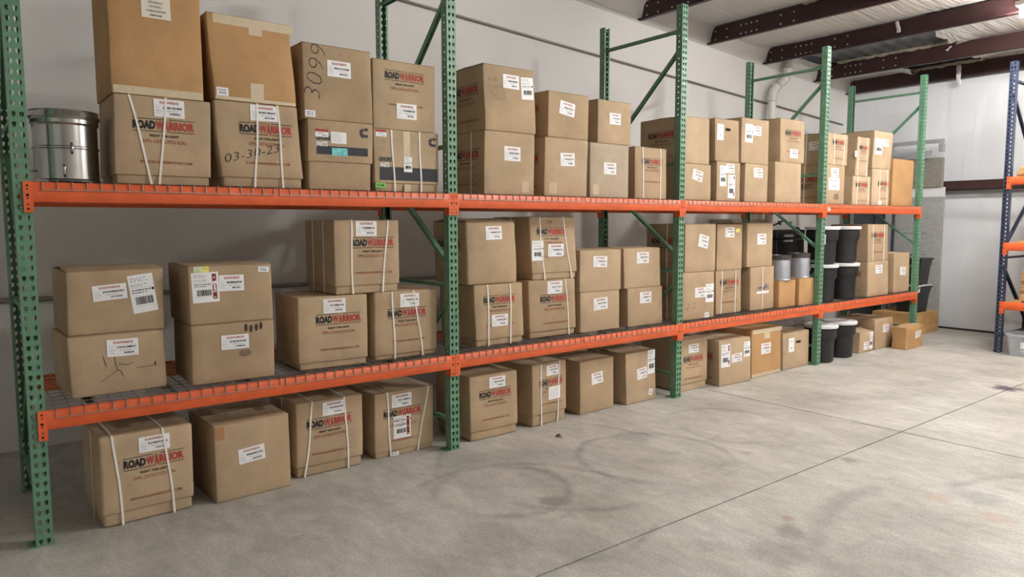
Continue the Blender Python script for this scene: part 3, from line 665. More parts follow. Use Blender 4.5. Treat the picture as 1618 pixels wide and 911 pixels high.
STRAP = {'A1': [((203, 146), (240.8, 288)), ((261, 153), (253.4, 288))], 'B1': [((406, 165), (404, 293)), ((437.6, 165), (448.5, 295))], 'D1': [((619, 205), (623.6, 302)), ((662.8, 208), (665, 302))],
         'H1': [((1015, 233), (1016.7, 313)), ((1043.4, 233), (1043.4, 313))], 'M2': [((1319, 210), (1317, 259)), ((1335, 212), (1331, 260))], 'N2': [((1357.6, 216), (1354.7, 277)), ((1371, 217), (1368.6, 277))],
         'N1': [((1355.6, 278), (1353, 322)), ((1372, 279), (1371, 322))], 'O1': [((1390.4, 266), (1389, 323)), ((1402, 267), (1400.4, 323))], 'e1': [((553.8, 345.7), (558, 461.5)), ((611.7, 345.7), (605, 459.8))],
         'd1': [((619.5, 460), (624, 567)), ((653.6, 456), (668, 560))], 'f1': [((769.8, 449), (773, 547)), ((805.5, 446), (807.4, 542))], 'g2': [((852, 343), (860.4, 439)), ((889, 340.6), (903, 432))],
         'g1': [((892.8, 438.6), (899.6, 530))], 'k1': [((1140.4, 427), (1139, 496)), ((1162, 425), (1161, 492))], 'l1': [((1204.4, 420), (1204.4, 489))], 'r2': [((1379.8, 354), (1378.5, 411)), ((1397.6, 354), (1395.6, 410))],
         'FA': [((177.4, 690), (195, 829)), ((257.6, 674), (276.8, 809))], 'FC': [((493.5, 633), (482, 753)), ((544, 626), (551, 737))], 'FD': [((611, 619), (618, 720)), ((676, 609), (660, 711))],
         'FF': [((853.7, 574), (853.7, 673)), ((885.4, 569), (881, 665))]}
SIDESTRAP = {'E1': [.35], 'e1': [.35, .72], 'f1': [.45], 'd1': [.5], 'j2': [.45], 'r1': [.6], 'FJ': [.55], 'M1': [.55], 'M2': [.55], 'g2': [.5], 'g1': [.6], 'FA': [.45], 'FH': [.7], 'FC': [.5], 'j1': [.4]}
LABS = {'A1': [('R', 243, 156, 291, 188, 0)], 'A2': [('note', 223, -12, 269, 30, 0)], 'B1': [('R', 396, 165, 439, 194, 0)], 'B2': [('small', 342, 138, 361, 151, 0)],
        'C2': [('R', 517, 95, 554, 125, 0), ('small', 482, 174, 498, 184, 0)], 'C1': [('G', 498, 203, 518.4, 217, 0), ('text', 522.7, 208, 547, 228, 0), ('teal', 524.5, 232, 549, 249, 0)],
        'D1': [('G', 593.5, 204, 610.6, 216, 0), ('S', 638, 248, 651, 272, 0), ('ccar', 593.5, 288, 609, 297, 0)], 'D2': [('R', 626.7, 163, 658, 190, 0)],
        'E1': [('R', 796.6, 230.6, 822, 255, 0)], 'E2': [('R', 794.5, 117, 819.7, 142, 0), ('S', 823, 123, 842, 157.4, 4)], 'F1': [('R', 885, 241, 907.6, 263, 2)], 'F2': [('R', 884, 160, 908, 184, -8)],
        'G1': [('R', 953.7, 256.7, 973, 276, 0)], 'G2': [('R', 963, 178, 980.4, 198, 0)], 'I1': [('R', 1094, 268, 1110, 286, -12)], 'J2': [('P', 1133, 195.7, 1143, 221, 0), ('hand', 1146, 202, 1154, 207.5, 0)],
        'J1': [('S', 1137, 261.5, 1147, 293.8, 0), ('R', 1147.5, 258.6, 1160.4, 274, 0), ('SR', 1149.5, 276, 1161, 313.5, 0)], 'K2': [('S', 1177.5, 195.7, 1189.6, 225, 0), ('R', 1190, 198.7, 1202.8, 215, 0)],
        'K1': [('R', 1191, 265, 1205, 281, 0)], 'L2': [('R', 1247.8, 235, 1260.5, 250.5, 0)], 'M1': [('R', 1312.8, 265, 1325, 280, 0), ('P', 1309, 280.7, 1326, 300, 0)], 'O2': [('S', 1383, 218.5, 1394, 244, 0), ('R', 1394.7, 219, 1404, 232, 0)],
        'O1': [('small', 1387.5, 317, 1392.5, 322.5, 0)], 'N2': [('small', 1350.5, 238, 1354, 248, 0)],
        'a2': [('R', 146, 448, 201, 475, 4), ('S', 206, 433, 246, 493, 7)], 'a1': [('R', 168, 532.5, 219, 563.5, 0)], 'b2': [('SR', 303.5, 429, 346, 478.7, 2), ('R', 346, 433, 385, 460, 0), ('recy', 306, 421, 330, 430, 0), ('small', 407.7, 420.5, 424.6, 429, -4)],
        'b1': [('R', 349.6, 526, 393, 552.6, 0)], 'e1': [('R', 561.7, 349, 594.7, 373, 0)], 'c1': [('R', 511, 470, 545.7, 495, 0)], 'd1': [('R', 632, 462, 662, 485, 0)], 'f2': [('R', 766.5, 357, 792, 378.5, 0)],
        'f1': [('R', 777, 495, 802, 515.7, 0)], 'g2': [('R', 866.4, 384.5, 890.6, 405.6, 0), ('S', 840.8, 380.4, 859, 412, 0)], 'g1': [('R', 865, 443, 888, 464, 0)], 'h2': [('R', 937, 403.7, 959, 422, -2)], 'h1': [('R', 938, 469, 959.8, 489.6, 2)],
        'i2': [('R', 1006, 397.7, 1025, 416, 0)], 'i1': [('R', 1010.8, 460, 1029, 479, 0)], 'j2': [('R', 1103.7, 371, 1119, 391, -12)], 'j1': [('R', 1098, 453, 1114.3, 470, 0), ('S', 1114.5, 448, 1127.5, 476.6, 0), ('small', 1113, 493, 1120, 501, 0)],
        'k2': [('R', 1145.7, 358.8, 1160, 374.7, 0), ('yel', 1162.6, 361, 1169, 366.7, 0)], 'l2': [('R', 1196, 369, 1210, 386, 0)], 'l1': [('check', 1196, 447.6, 1214.7, 464.5, 0)], 'r1': [('R', 1382.8, 418, 1394, 432, 0)], 's1': [('R', 1421.7, 421, 1430.8, 434.3, -3)],
        'FA': [('R', 219, 683, 269, 715, 0)], 'FB': [('R', 377, 701, 419, 732, 4)], 'FC': [('R', 509, 630, 544.5, 656, 0)], 'FD': [('R', 619, 618.6, 650, 644, 0), ('SR', 621.8, 653, 648.8, 693, 0), ('small', 620, 713, 630, 719.5, 0)],
        'FE': [('R', 773, 592, 798, 613, 0)], 'FF': [('R', 863, 574.5, 883, 593.5, 0), ('text', 866, 608, 886, 631, 0)], 'FG': [('R', 933.6, 586, 952.6, 607, 4)], 'FH': [('R', 1006, 579, 1022, 599, 4), ('S', 1023.5, 552.7, 1035.5, 589.7, 0), ('small', 1025, 613.5, 1031.4, 623.4, -20)],
        'FI': [('R', 1088, 542, 1103.8, 557.7, 0)], 'FJ': [('SR', 1141, 543, 1154, 581, 0), ('R', 1155.7, 556.5, 1171, 572.5, 3), ('S', 1174, 539, 1183.5, 562.5, 0)], 'FK': [('R', 1202.6, 540, 1217.4, 559.5, 0)], 'FL': [('P', 1246, 534, 1254.5, 555.6, 0), ('hand', 1257.5, 537, 1265, 541.4, 0)],
        'FM': [('R', 1363.4, 539, 1371, 552.7, 0), ('S', 1373, 524, 1379, 549.7, 0)], 'FN': [('R', 1395, 511, 1404, 525, 0)], 'FO': [('R', 1445.8, 522.5, 1454.6, 534, 0)]}
PEN = {'B1': [('03-30-23', 354, 253, 443, 231, 14, .055)], 'C2': [('3099', 484, 153, 512, 72, 80, 0)], 'E2': [('ISB', 772, 122.5, 785, 128.5, 0, 0), ('EXHAUST', 772, 134, 795, 140, 0, 0), ('FLANGE', 776, 144, 798, 150, 0, 0), ('STRAIT', 778, 152.5, 799, 158.5, 0, 0)],
       'g2': [('SK', 863, 346, 873, 353, 0, 0)], 'j1': [('2-2', 1084, 477, 1099, 490, 0, 0)], 'D1': [('TSX', 595, 220, 609, 227, 0, 0), ('OLD', 597, 230, 608, 237, 0, 0)]}
NAMES = {
'A1': 'strapped logo carton beside the shiny steel canister, under a kraft carton with paper note', 'A2': 'kraft carton with a paper note, stacked above the carton beside the steel canister',
'B1': 'strapped logo carton with marker date 03-30-23, under a taped kraft carton', 'B2': 'kraft carton with pale taped edges, on top of the marker-dated carton',
'C1': 'carton with black band, teal sticker and separate lid, under the carton marked 3099', 'C2': 'tan carton with 3099 handwritten up its face on the upper shelf',
'D1': 'strapped carton with black band and green sticker on the upper shelf', 'D2': 'unstrapped logo carton on top of the strapped black-band carton with green sticker',
'E1': 'carton with one white label under the carton with the handwritten flange note', 'E2': 'carton with handwritten flange note and two white labels, top of its stack',
'F1': 'tan carton under the slanted-label carton, beside the flange-note stack on the upper shelf', 'F2': 'short carton with slanted white label, on top beside the flange-note carton',
'G1': 'greyish carton with one label under a small carton, beside the lone strapped carton', 'G2': 'small one-label carton on the greyish carton of the upper shelf',
'H1': 'narrow strapped logo carton standing alone and unstacked on the upper shelf', 'I1': 'carton with a slanted torn label under the blank-fronted carton on the upper shelf',
'I2': 'blank-fronted carton with logo on its side, on top next to a green post', 'J1': 'carton with three labels, one striped red, under the hand-hole carton on upper shelf',
'J2': 'carton with black hand hole and tall label, on top of an upper shelf stack', 'K1': 'one-label carton under the two-label carton, beside the three-label carton on upper shelf',
'K2': 'carton with a tall and a square label, on top beside the hand-hole carton', 'L1': 'blank unlabelled tan carton under an unstrapped logo carton on the upper shelf',
'L2': 'unstrapped logo carton with a label near its foot, on the blank tan carton', 'M1': 'smudged carton with two labels under a strapped carton in the end bay, upper shelf',
'M2': 'strapped logo carton on top of the smudged two-label carton, upper shelf', 'N1': 'short strapped logo carton under the tall narrow strapped carton on the upper shelf',
'N2': 'tall narrow strapped logo carton on top of a short strapped one', 'O1': 'strapped logo carton standing beside the plain tall kraft carton on the upper shelf',
'O2': 'two-label carton on top of a strapped one beside the plain tall kraft carton', 'P1': 'plain tall kraft carton without labels at the end of the upper shelf',
'a1': 'carton with torn cracked front on the middle shelf, under a two-label carton', 'a2': 'carton with tilted shipping label and lifted flaps, on the torn cracked carton',
'b1': 'carton with dark hand-shaped stains under the carton with yellow sticker', 'b2': 'carton with red-striped label and yellow sticker, on the hand-stained carton',
'c1': 'unstrapped logo carton on the middle shelf, carrying the strapped bridging carton', 'd1': 'strapped logo carton by the green post, half under the bridging carton',
'e1': 'strapped logo carton bridging two cartons below it on the middle shelf', 'f1': 'strapped logo carton with label under its print, below the worn rounded carton',
'f2': 'worn rounded carton with one high label and loose flaps, on a strapped carton', 'g1': 'strapped logo carton under the leaning strapped carton on the middle shelf',
'g2': 'leaning strapped logo carton with marker initials on top of its stack', 'h1': 'short clean carton under the scuffed short carton beside the leaning stack', 'h2': 'short scuffed carton on top, beside the leaning strapped carton',
'i1': 'short carton at the bottom of the short stack next to the green post', 'i2': 'short carton on top of the short stack next to the green post',
'j1': 'carton with 2-2 in pen and three labels on the middle shelf', 'j2': 'carton with slanted label and dark logo side, on the carton penned 2-2',
'k1': 'strapped logo carton beside the carton penned 2-2', 'k2': 'carton with small yellow sticker by its label, on a strapped logo carton',
'l1': 'carton with one strap and a blue check-mark emblem', 'l2': 'one-label carton on top of the blue check-mark carton, beside grey metal cans',
'n1': 'small kraft carton under a grey can, next to the blue check-mark carton', 'n2': 'small kraft carton under a grey can, next to the green post',
'r1': 'one-label carton with strapped side beside black drums, under a strapped logo carton', 'r2': 'strapped logo carton on top, beside the stacked black drums', 's1': 'lone unstacked carton at the end of the middle shelf',
'FA': 'double-strapped logo carton with tray lip on the floor, next to the tape-patched carton', 'FB': 'plain one-label carton with a brown tape patch on the floor',
'FC': 'logo carton with splayed straps on the floor beside the tape-patched carton', 'FD': 'strapped logo carton with red-striped label on the floor by the green post',
'FE': 'unstrapped logo carton with label above its print on the floor, beside the document-sheet carton', 'FF': 'strapped logo carton with a document sheet over its print, on the floor',
'FG': 'plain carton with one tilted label on the floor beside the document-sheet carton', 'FH': 'floor carton with tall label at its corner and small diamond sticker',
'FI': 'unstrapped logo carton on the floor, half behind a green post', 'FJ': 'floor carton with red-striped label and two white labels',
'FK': 'orange-brown carton with pale taped seams standing on the floor', 'FL': 'floor carton with hand hole and tall label beside the black drums',
'FM': 'small low carton with bulging top on the floor beside black drums', 'FN': 'one-label floor carton between the small bulging carton and the collapsed one', 'FO': 'collapsed crumpled low carton on the floor at the rack end'}
GRP = {'0': 'cartons on the floor under the rack', '1': 'cartons on the middle shelf', '2': 'cartons on the upper shelf'}
INFO = {}
stacked = {v[0] for v in BX.values()}
RN = random.Random(11)
for key, (lv, BL, BR, TL, TR) in BX.items():
    base = lv
    if lv in '012':
        z0 = {'0': .001, '1': Z1+DECK, '2': Z2+DECK}[lv]; level = lv
        yf = YSET.get(key, .06 if lv == '2' else (on(*BL, 2, z0).y+on(*BR, 2, z0).y)/2)
    else:
        p = INFO[lv]; z0 = p['z']+p['h']+.001; yf = p['y']; level = p['level']
    a = on(*BL, 1, yf); b = on(*BR, 1, yf); wd = b.x-a.x; cx = (a.x+b.x)/2
    if TL:
        tl = on(*TL, 1, yf); tr = on(*TR, 1, yf); h = (tl.z+tr.z)/2-z0; sh = ((tl.x-a.x)+(tr.x-b.x))/2
    else: h = .60; sh = 0
    sh = max(-.03, min(.03, sh))
    if key in ('FM',): h -= .02
    d = DEP.get(key, .49); rot = math.radians(ROT.get(key, 0))
    if key == 'e1': z0 = max(INFO['c1']['z']+INFO['c1']['h'], INFO['d1']['z']+INFO['d1']['h'])+.001; h -= .01
    INFO[key] = dict(x=cx, y=yf, z=z0, w=wd, h=h, d=d, level=level)
    topped = key in stacked or key in ('d1', 'n1', 'n2')
    root = thing('cardboard_box', NAMES[key], 'carton', (cx, yf, z0), rot, GRP[level])
    tone = RN.random(); seed = RN.uniform(0, 90); cr = CRUMP.get(key, .0022); bl = RN.uniform(.001, .004)
    if key in ('f2', 'FO'): bl = .012
    R = ROUND.get(key, .007)
    def mp(p, wd=wd, h=h, d=d, sh=sh, seed=seed, cr=cr, bl=bl, lvl0=(lv == '0'), topped=topped):
        x, y, z = p; c = z/h
        nx_ = 2*x/wd; ny_ = 2*(y/d)-1; nz_ = 2*c-1
        fx = 1-min(1, nx_*nx_); fz = 1-min(1, nz_*nz_); fy = 1-min(1, ny_*ny_)
        nv = noise.noise_vector(Vector((x*4+seed, y*4, z*4)))*cr
        q = Vector((x+sh*c*c*(3-2*c)+nx_*bl*fz*fy*.6, y+ny_*bl*fx*fz, z))
        e = min(1, c*6)*(min(1, (1-c)*6) if topped else 1)
        return q+Vector((nv.x*min(1, c*6), nv.y*min(1, c*6), nv.z*e))
    mat = MAT.get(key, 'tan')
    def part(mb, name, mats, smooth=None, par=root):
        me = mb.mesh(name, mats)
        if smooth: ss(me, smooth)
        o = link(name, me, par); o['tone'] = tone; return o
    hw = wd/2; lid = LID.get(key)
    if lid:
        zl = lid*h; e = .010
        mb = MB(); rbox(mb, (-hw+e, e, 0), (hw-e, d-e, zl+.05), min(R, .02), 6, mp); part(mb, 'tray', mat, 50)
        mb = MB(); rbox(mb, (-hw, 0, zl), (hw, d, h), R, 6, mp); part(mb, 'lid', mat, 50)
    else:
        ft = .004
        mb = MB(); rbox(mb, (-hw, 0, 0), (hw, d, h-ft), R, 6, mp); part(mb, 'body', mat, 50)
        # two closing flaps that meet along a seam, a touch proud of the body
        lift = 0 if topped else RN.uniform(.002, .008)
        if key in ('a2', 'f2'): lift = .018
        if key == 'FM': lift = .03
        for s in (0, 1):
            def fm(p, s=s):
                yy = p[1]; q = (yy/(d/2)) if s == 0 else ((d-yy)/(d/2))
                g = mp(Vector((p[0], yy, min(p[2], h)))); g.z += lift*q*q; return g
            mb = MB(); rbox(mb, (-hw+.002, .002 if s == 0 else d/2+.002, h-ft), (hw-.002, d/2-.002 if s == 0 else d-.002, h), .0018, 4, fm); part(mb, 'flap', mat, 50)
        if not topped and key not in ('a2', 'f2'):
            mb = MB()
            for (ya, yb) in ((d/2-.024, d/2), (d/2, d/2+.024)):
                n = 6; vs = [Vector((-hw+.003+(wd-.006)*i/n, y_, h+.0008+lift*(1-abs(y_-d/2)/(d/2))**2)) for y_ in (ya, yb) for i in range(n+1)]
                mb.add([mp(Vector((v.x, v.y, min(v.z, h))))+Vector((0, 0, v.z-h)) for v in vs], [(i, i+1, n+2+i, n+1+i) for i in range(n)])
            part(mb, 'tape', 'tape')
    def face(u_, v_, yl=yf):                          # pixel -> (x, z) on the front face
        q = on(u_, v_, 1, yl); return q.x-cx, q.z-z0
    def front(A, name, mats, cs, ct, rt_=0, lift=.0012, side=False):
        mb = MB(); c_, s_ = math.cos(rt_), math.sin(rt_); vs = []
        for (s1, t1, l1) in A.mb.v:
            s0, t0 = cs+s1*c_-t1*s_, ct+s1*s_+t1*c_
            if side: q = mp(Vector((-hw, d-s0, t0))); q.x -= lift+l1
            else:
                c = t0/h; q = mp(Vector((s0-sh*c*c*(3-2*c), 0, t0))); q.y -= lift+l1
            vs.append(q)
        mb.v = vs; mb.f = A.mb.f; mb.m = A.mb.m
        return part(mb, name, mats)
    if key in LOGO:
        (ua, va), (ub, vb) = LOGO[key]; p0 = face(ua, va); p1 = face(ub, vb)
        front(art_logo((p1[0]-p0[0])), 'printed_logo', ['black', 'red', 'rust'], (p0[0]+p1[0])/2, (p0[1]+p1[1])/2); front(art_web((p1[0]-p0[0])), 'printed_web_address', 'rust', (p0[0]+p1[0])/2, (p0[1]+p1[1])/2)
    if key in SIDELOGO:
        ws = min(d*.72, h*.74); front(art_logo(ws), 'printed_logo', ['black', 'red', 'rust'], d*.5, h*.64, side=True); front(art_web(ws), 'printed_web_address', 'rust', d*.5, h*.64, side=True)
    for (ty, ua, va, ub, vb, rr) in LABS.get(key, []):
        um, vm_ = (ua+ub)/2, (va+vb)/2; c = face(um, vm_); wl = face(ub, vm_)[0]-face(ua, vm_)[0]; hl = face(um, va)[1]-face(um, vb)[1]
        if ty not in ('teal', 'ccar', 'yel', 'recy', 'hand', 'check'):
            slope = abs(face(ub, vm_)[1]-face(ua, vm_)[1])
            hl = max(hl-slope*.9, hl*.55) if ty in ('R', 'SR', 'text', 'G') else hl
        k = {'R': lab_R, 'S': lab_S, 'SR': lambda w_, h_: lab_S(w_, h_, True), 'P': lab_P, 'small': lab_small, 'G': lab_G, 'note': lab_note, 'text': lab_text}.get(ty)
        lm = list(LABMATS); rr = math.radians(rr)
        if ty == 'note': lm[0] = 'paper2'
        if k: front(k(wl, hl), 'shipping_label' if ty in 'RSSRP' else 'sticker', lm, c[0], c[1], rr, .0016 if ty in ('S', 'SR') else .0020)
        elif ty == 'teal': front(Flat().rect(-wl/2, -hl*.36, wl/2, hl*.36, 0, 0, 2, 2), 'sticker', 'teal', c[0], c[1])['label'] = 'teal sticker'
        elif ty == 'yel': front(Flat().rect(-wl/2, -hl/2, wl/2, hl/2, 0), 'sticker', 'yellow', *c)
        elif ty == 'recy':
            A = Flat().rect(-wl/2, -hl/2, 0, hl/2, 0).rect(0, -hl/2, wl/2, hl/2, 1); A.stroke([(-.38*wl, -.3*hl), (-.25*wl, .3*hl), (-.12*wl, -.3*hl), (-.38*wl, -.3*hl)], hl*.12, 2); blocks(A, .05*wl, .4*wl, .05*hl, .2*hl, 3, 4)
            front(A, 'sticker', ['paper2', 'yellow', 'green_sticker', 'greyink'], *c)
        elif ty == 'ccar':
            A = Flat().rect(-wl/2, -hl*.42, wl/2, hl*.42, 0).text('CCAR', -.42*wl, -.2*hl, .42*wl, .25*hl, 1, off=.03); front(A, 'sticker', ['green_sticker', 'black'], *c)
        elif ty == 'hand':
            A = Flat().poly([(-wl*.5, -hl*.25), (-wl*.38, -hl*.42), (wl*.38, -hl*.42), (wl*.5, -hl*.25), (wl*.5, hl*.25), (wl*.38, hl*.42), (-wl*.38, hl*.42), (-wl*.5, hl*.25)], 0); front(A, 'hand_hole', 'hole', *c)
        elif ty == 'check':
            A = Flat().text('OPE', -.5*wl, -.05*hl, -.08*wl, .24*hl, 1, off=.02).text('XE', .12*wl, .0*hl, .5*wl, .32*hl, 1)
            A.stroke([(-.08*wl, .22*hl), (.04*wl, -.05*hl), (.3*wl, .5*hl)], .07*wl, 1, .0006); A.rect(-.5*wl, -.42*hl, .5*wl, -.2*hl, 0)
            front(A, 'printed_emblem', ['paper', 'blueink'], *c)
    for (tx, ua, va, ub, vb, rr, sg) in PEN.get(key, []):
        p0 = face(ua, max(va, vb)); p1 = face(ub, min(va, vb)); cxp, czp = (p0[0]+p1[0])/2, (p0[1]+p1[1])/2; wp, hp = p1[0]-p0[0], p1[1]-p0[1]
        if key == 'C2': A = Flat().text(tx, -hp/2, -wp*.42, hp/2, wp*.42, 0, off=-.03, shear=.1)
        elif key == 'B1': A = Flat().text(tx, -wp/2, -.024, wp/2, .024, 0, off=-.012, shear=.25)
        else: A = Flat().text(tx, -wp/2, -hp*.42, wp/2, hp*.42, 0, off=-.03, shear=.1)
        front(A, 'handwriting', 'pen', cxp, czp, math.radians(rr))
    if key in ('C1', 'D1'):
        q = {'C1': ((500, 229.5), (581, 237), (500, 243), (499, 219), (522, 226), (500, 226.5), (517.5, 233), (574.3, 210), 13.4), 'D1': ((599.5, 262.5), (690.8, 263), (599.5, 284), (598, 251), (619, 257.6), (601, 257.8), (615, 264.5), (682.3, 225), 11.5)}[key]
        a0 = face(*q[0]); a1 = face(*q[1]); a2 = face(*q[2]); g0 = face(*q[3]); g1 = face(*q[4]); h0 = face(*q[5]); h1 = face(*q[6]); cc = face(*q[7]); cw = q[8]/wd
        sx = a1[0]-a0[0]; A = Flat().rect(a0[0], a2[1], a1[0], a0[1], 0, 0, 4, 2)
        A.text('GENUINE', g0[0], a0[1]+.035, g1[0], a0[1]+.065, 0, off=.04); A.text('PARTS', h0[0], a0[1]-.004, h1[0], a0[1]+.028, 1, .0008, off=.04)
        front(A, 'printed_band', ['band', 'paper'], 0, 0, 0, .0009)
        cwm = face(q[7][0]+q[8]/2, q[7][1])[0]-face(q[7][0]-q[8]/2, q[7][1])[0]
        front(art_c(cwm), 'printed_emblem', 'band', *cc)
    if key == 'M2':
        for sx_ in (.12, .33): front(lab_R(.15, .10), 'shipping_label', LABMATS, sx_, h*.62, .06, .0016, True)
    # straps
    for (pa, pb) in STRAP.get(key, []):
        xa = face(*pa)[0]; xb = face(*pb)[0]; n = 10; mb = MB(); wv = .0058; vs = []; path = []
        xa = max(-hw+.02, min(hw-.02, xa)); xb = max(-hw+.02, min(hw-.02, xb))
        if not topped: path += [((xa, d*.98*(1-i/4), h), (0, 0, 1)) for i in range(4)]
        for i in range(n+1):
            a_ = i/n; path.append(((xa+(xb-xa)*a_+.004*math.sin(a_*5+seed), 0, h*(1-a_)), (0, -1, 0)))
        for (p, nn) in path:
            c = p[2]/h; q = mp(Vector((p[0]-(sh*c*c*(3-2*c)), p[1], p[2]))); nn = Vector(nn); 
            if p[1] == 0 and p[2] == h: nn = Vector((0, -.8, .35 if not topped else 0))
            for l in (.0005, .0035):
                for s in (-1, 1): vs.append(q+nn*l+Vector((s*wv, 0, 0)))
        fs = []
        for i in range(len(path)-1): b_ = i*4; fs += [(b_+2, b_+6, b_+7, b_+3), (b_, b_+4, b_+6, b_+2), (b_+1, b_+3, b_+7, b_+5)]
        mb.add(vs, fs); part(mb, 'strap', 'strap')
    for fr in SIDESTRAP.get(key, []):
        mb = MB(); yb_ = d*fr; vs = []; n = 8
        for i in range(n+1):
            q = mp(Vector((-hw, yb_, h*(1-i/n))))
            for l in (.0005, .003):
                for s in (-1, 1): vs.append(q+Vector((-l, s*.006, 0)))
        fs = []
        for i in range(n): b_ = i*4; fs += [(b_+2, b_+3, b_+7, b_+6), (b_, b_+2, b_+6, b_+4), (b_+1, b_+5, b_+7, b_+3)]
        mb.add(vs, fs); part(mb, 'strap', 'strap')
    # tapes, tears and stains seen on single cartons
    def strip(x0_, z0_, x1_, z1_, m_='tape', nm='tape'): front(Flat().rect(x0_, z0_, x1_, z1_, 0, 0, 6, 2), nm, m_, 0, 0, 0, .0008)
    if key == 'A2': strip(-hw+.01, .003, hw-.006, .045)
    if key == 'B2': strip(-hw+.006, h-.055, hw-.006, h-.004); strip(-.035, h-.095, .045, h-.055); strip(-.035, .02, .045, .115); strip(-hw+.006, .003, hw-.006, .022)
    if key == 'D1': strip(-.03, h*.55, .02, h-.004); strip(-.03, .0, .02, .05)
    if key == 'FB': strip(-hw+.004, h-.09, -hw+.06, h-.01, 'browntape')
    if key == 'FK': strip(-hw+.004, h-.05, hw-.004, h-.006); strip(-.06, h-.12, .05, h-.05); strip(-hw+.004, .004, hw-.004, .04, 'cleartape')
    if key == 'M1': front(Flat().poly([(-.06, -.03), (.05, -.04), (.07, .0), (.04, .04), (-.04, .03)], 0), 'smudge', 'smudge', .02, .09)
    if key in ('E1', 'F1', 'G1'): strip({'E1': .12, 'F1': -.18, 'G1': -.20}[key], .02, {'E1': .19, 'F1': -.10, 'G1': -.13}[key], .11, 'cleartape')
    if key == 'b1':
        A = Flat()
        for i, (dx, dz) in enumerate(((0, 0), (.03, -.008), (.062, -.004), (.09, .004))):
            A.poly([(dx+.010*math.cos(k*.785), dz+.024*math.sin(k*.785)) for k in range(8)], 0)
        front(A, 'hand_stain', 'stain', .075, h-.036)
        front(Flat().poly([(.035*math.cos(k*.524)*(1+.2*math.sin(k*3)), .022*math.sin(k*.524)) for k in range(12)], 0), 'smudge', 'smudge', .065, h-.19)
    if key == 'a1':
        A = Flat(); 
        A.stroke([(-.03, .225), (-.025, .17), (-.015, .135), (.0, .13), (.012, .095)], .0028, 0); A.stroke([(-.085, .215), (-.07, .16)], .003, 0); A.stroke([(-.015, .135), (-.065, .10), (-.10, .075)], .0025, 0)
        A.stroke([(-.01, .17), (.035, .16), (.065, .17)], .003, 0); A.stroke([(.08, .135), (.16, .135), (.19, .14)], .003, 0); A.stroke([(.185, .13), (.185, .16), (.178, .14)], .003, 0)
        front(A, 'tear', 'stain', 0, 0)
# ------------------------------------------------------------------ round things on the shelves
def ray_dir(p): v = Vector((p[0]-CAM.x, p[1]-CAM.y, 0)); return v.normalized()
t = thing('steel_canister', 'shiny stainless steel filter canister with clamp rims on the upper shelf', 'canister', (.222, .24, Z2+DECK))
r0 = .155
ss(MB().lathe([(0, 0), (r0+.006, 0), (r0+.008, .006), (r0+.006, .012), (r0-.004, .02), (r0-.004, .175), (r0+.002, .18), (r0+.002, .186), (r0-.004, .191), (r0-.004, .30), (r0+.004, .31), (r0+.004, .33), (r0-.01, .335)], 48).mesh('shell', 'chrome'), 30)
o = link('shell', bpy.data.meshes['shell'], t)
link('clamp_ring', ss(MB().lathe([(r0-.012, .330), (r0+.004, .330), (r0+.012, .345), (r0+.004, .372), (r0+.008, .378), (r0-.004, .378), (r0-.01, .345), (0, .34)], 48).mesh('clamp_ring', 'chrome'), 30), t)
MB().tube([(-.03, -r0-.004, .03), (-.03, -r0-.010, .045), (-.03, -r0-.010, .075), (-.03, -r0-.004, .09)], .006, 8).build('latch', 'chrome', t, True)
MB().tube([(.01, -r0-.004, .15), (.01, -r0-.012, .165), (.01, -r0-.012, .19), (.01, -r0-.004, .205)], .006, 8).build('latch', 'chrome', t, True)
MB().tube([(-r0-.03, -.03, .06), (-r0+.01, -.03, .06)], .004, 6).build('sensor_port', 'chrome', t, True)
def can(x, y, z, label, h_=.285, r_=.118):
    t = thing('metal_can', label, 'can', (x, y, z), 0, 'grey metal cans on small kraft cartons')
    link('shell', ss(MB().lathe([(0, 0), (r_+.004, 0), (r_+.005, .008), (r_, .014), (r_, h_*.80), (r_-.002, h_*.82)], 40).mesh('shell', 'can'), 30), t)
    link('rim', ss(MB().lathe([(r_-.004, h_*.80), (r_+.004, h_*.81), (r_+.003, h_*.9), (r_+.007, h_*.93), (r_+.007, h_), (r_-.006, h_), (r_-.01, h_*.96), (0, h_*.95)], 40).mesh('rim', 'canrim'), 30), t)
    return t
zc = INFO['n1']['z']+INFO['n1']['h']+.001; zc2 = INFO['n2']['z']+INFO['n2']['h']+.001
p = on(1231.5, 420, 1, .20); can(p.x, .20, zc, 'grey metal can standing on a small kraft carton, next to the cartons')
p = on(1262.5, 420, 1, .20); c_ = can(p.x, .20, zc2, 'grey metal can with paper tag standing on a small kraft carton near the black drums')
MB().box((-.02, -.122, .08), (.02, -.119, .115)).build('paper_tag', 'paper', c_, False, None, math.radians(38))
def drum(x, y, z, label, tagged=False, h_=.452):
    t = thing('plastic_drum', label, 'drum', (x, y, z), RN.uniform(0, 3), 'black plastic drums with white lids')
    rb = .154; rt_ = .188
    link('body', ss(MB().lathe([(0, 0), (rb-.014, 0), (rb, .016), (rb+.005, h_*.56), (rb+.007, h_*.60), (rt_-.012, h_*.645), (rt_-.006, h_*.69), (rt_-.004, h_*.88), (rt_-.014, h_*.90), (rt_-.014, h_*.93), (0, h_*.93)], 40).mesh('body', 'plastic'), 32), t)
    link('lid', ss(MB().lathe([(rt_-.012, h_*.915), (rt_+.008, h_*.915), (rt_+.012, h_*.93), (rt_+.012, h_*.985), (rt_+.004, h_), (rt_-.02, h_), (rt_-.028, h_*.985), (0, h_*.98)], 40).mesh('lid', 'lid'), 32), t)
    return t
def drum_at(u, v, z, label, z_lid=None):
    c = on(u, v, 2, z); dr = ray_dir(c); c = c+dr*.15; return drum(c.x, c.y, z, label), c
zd = Z1+DECK
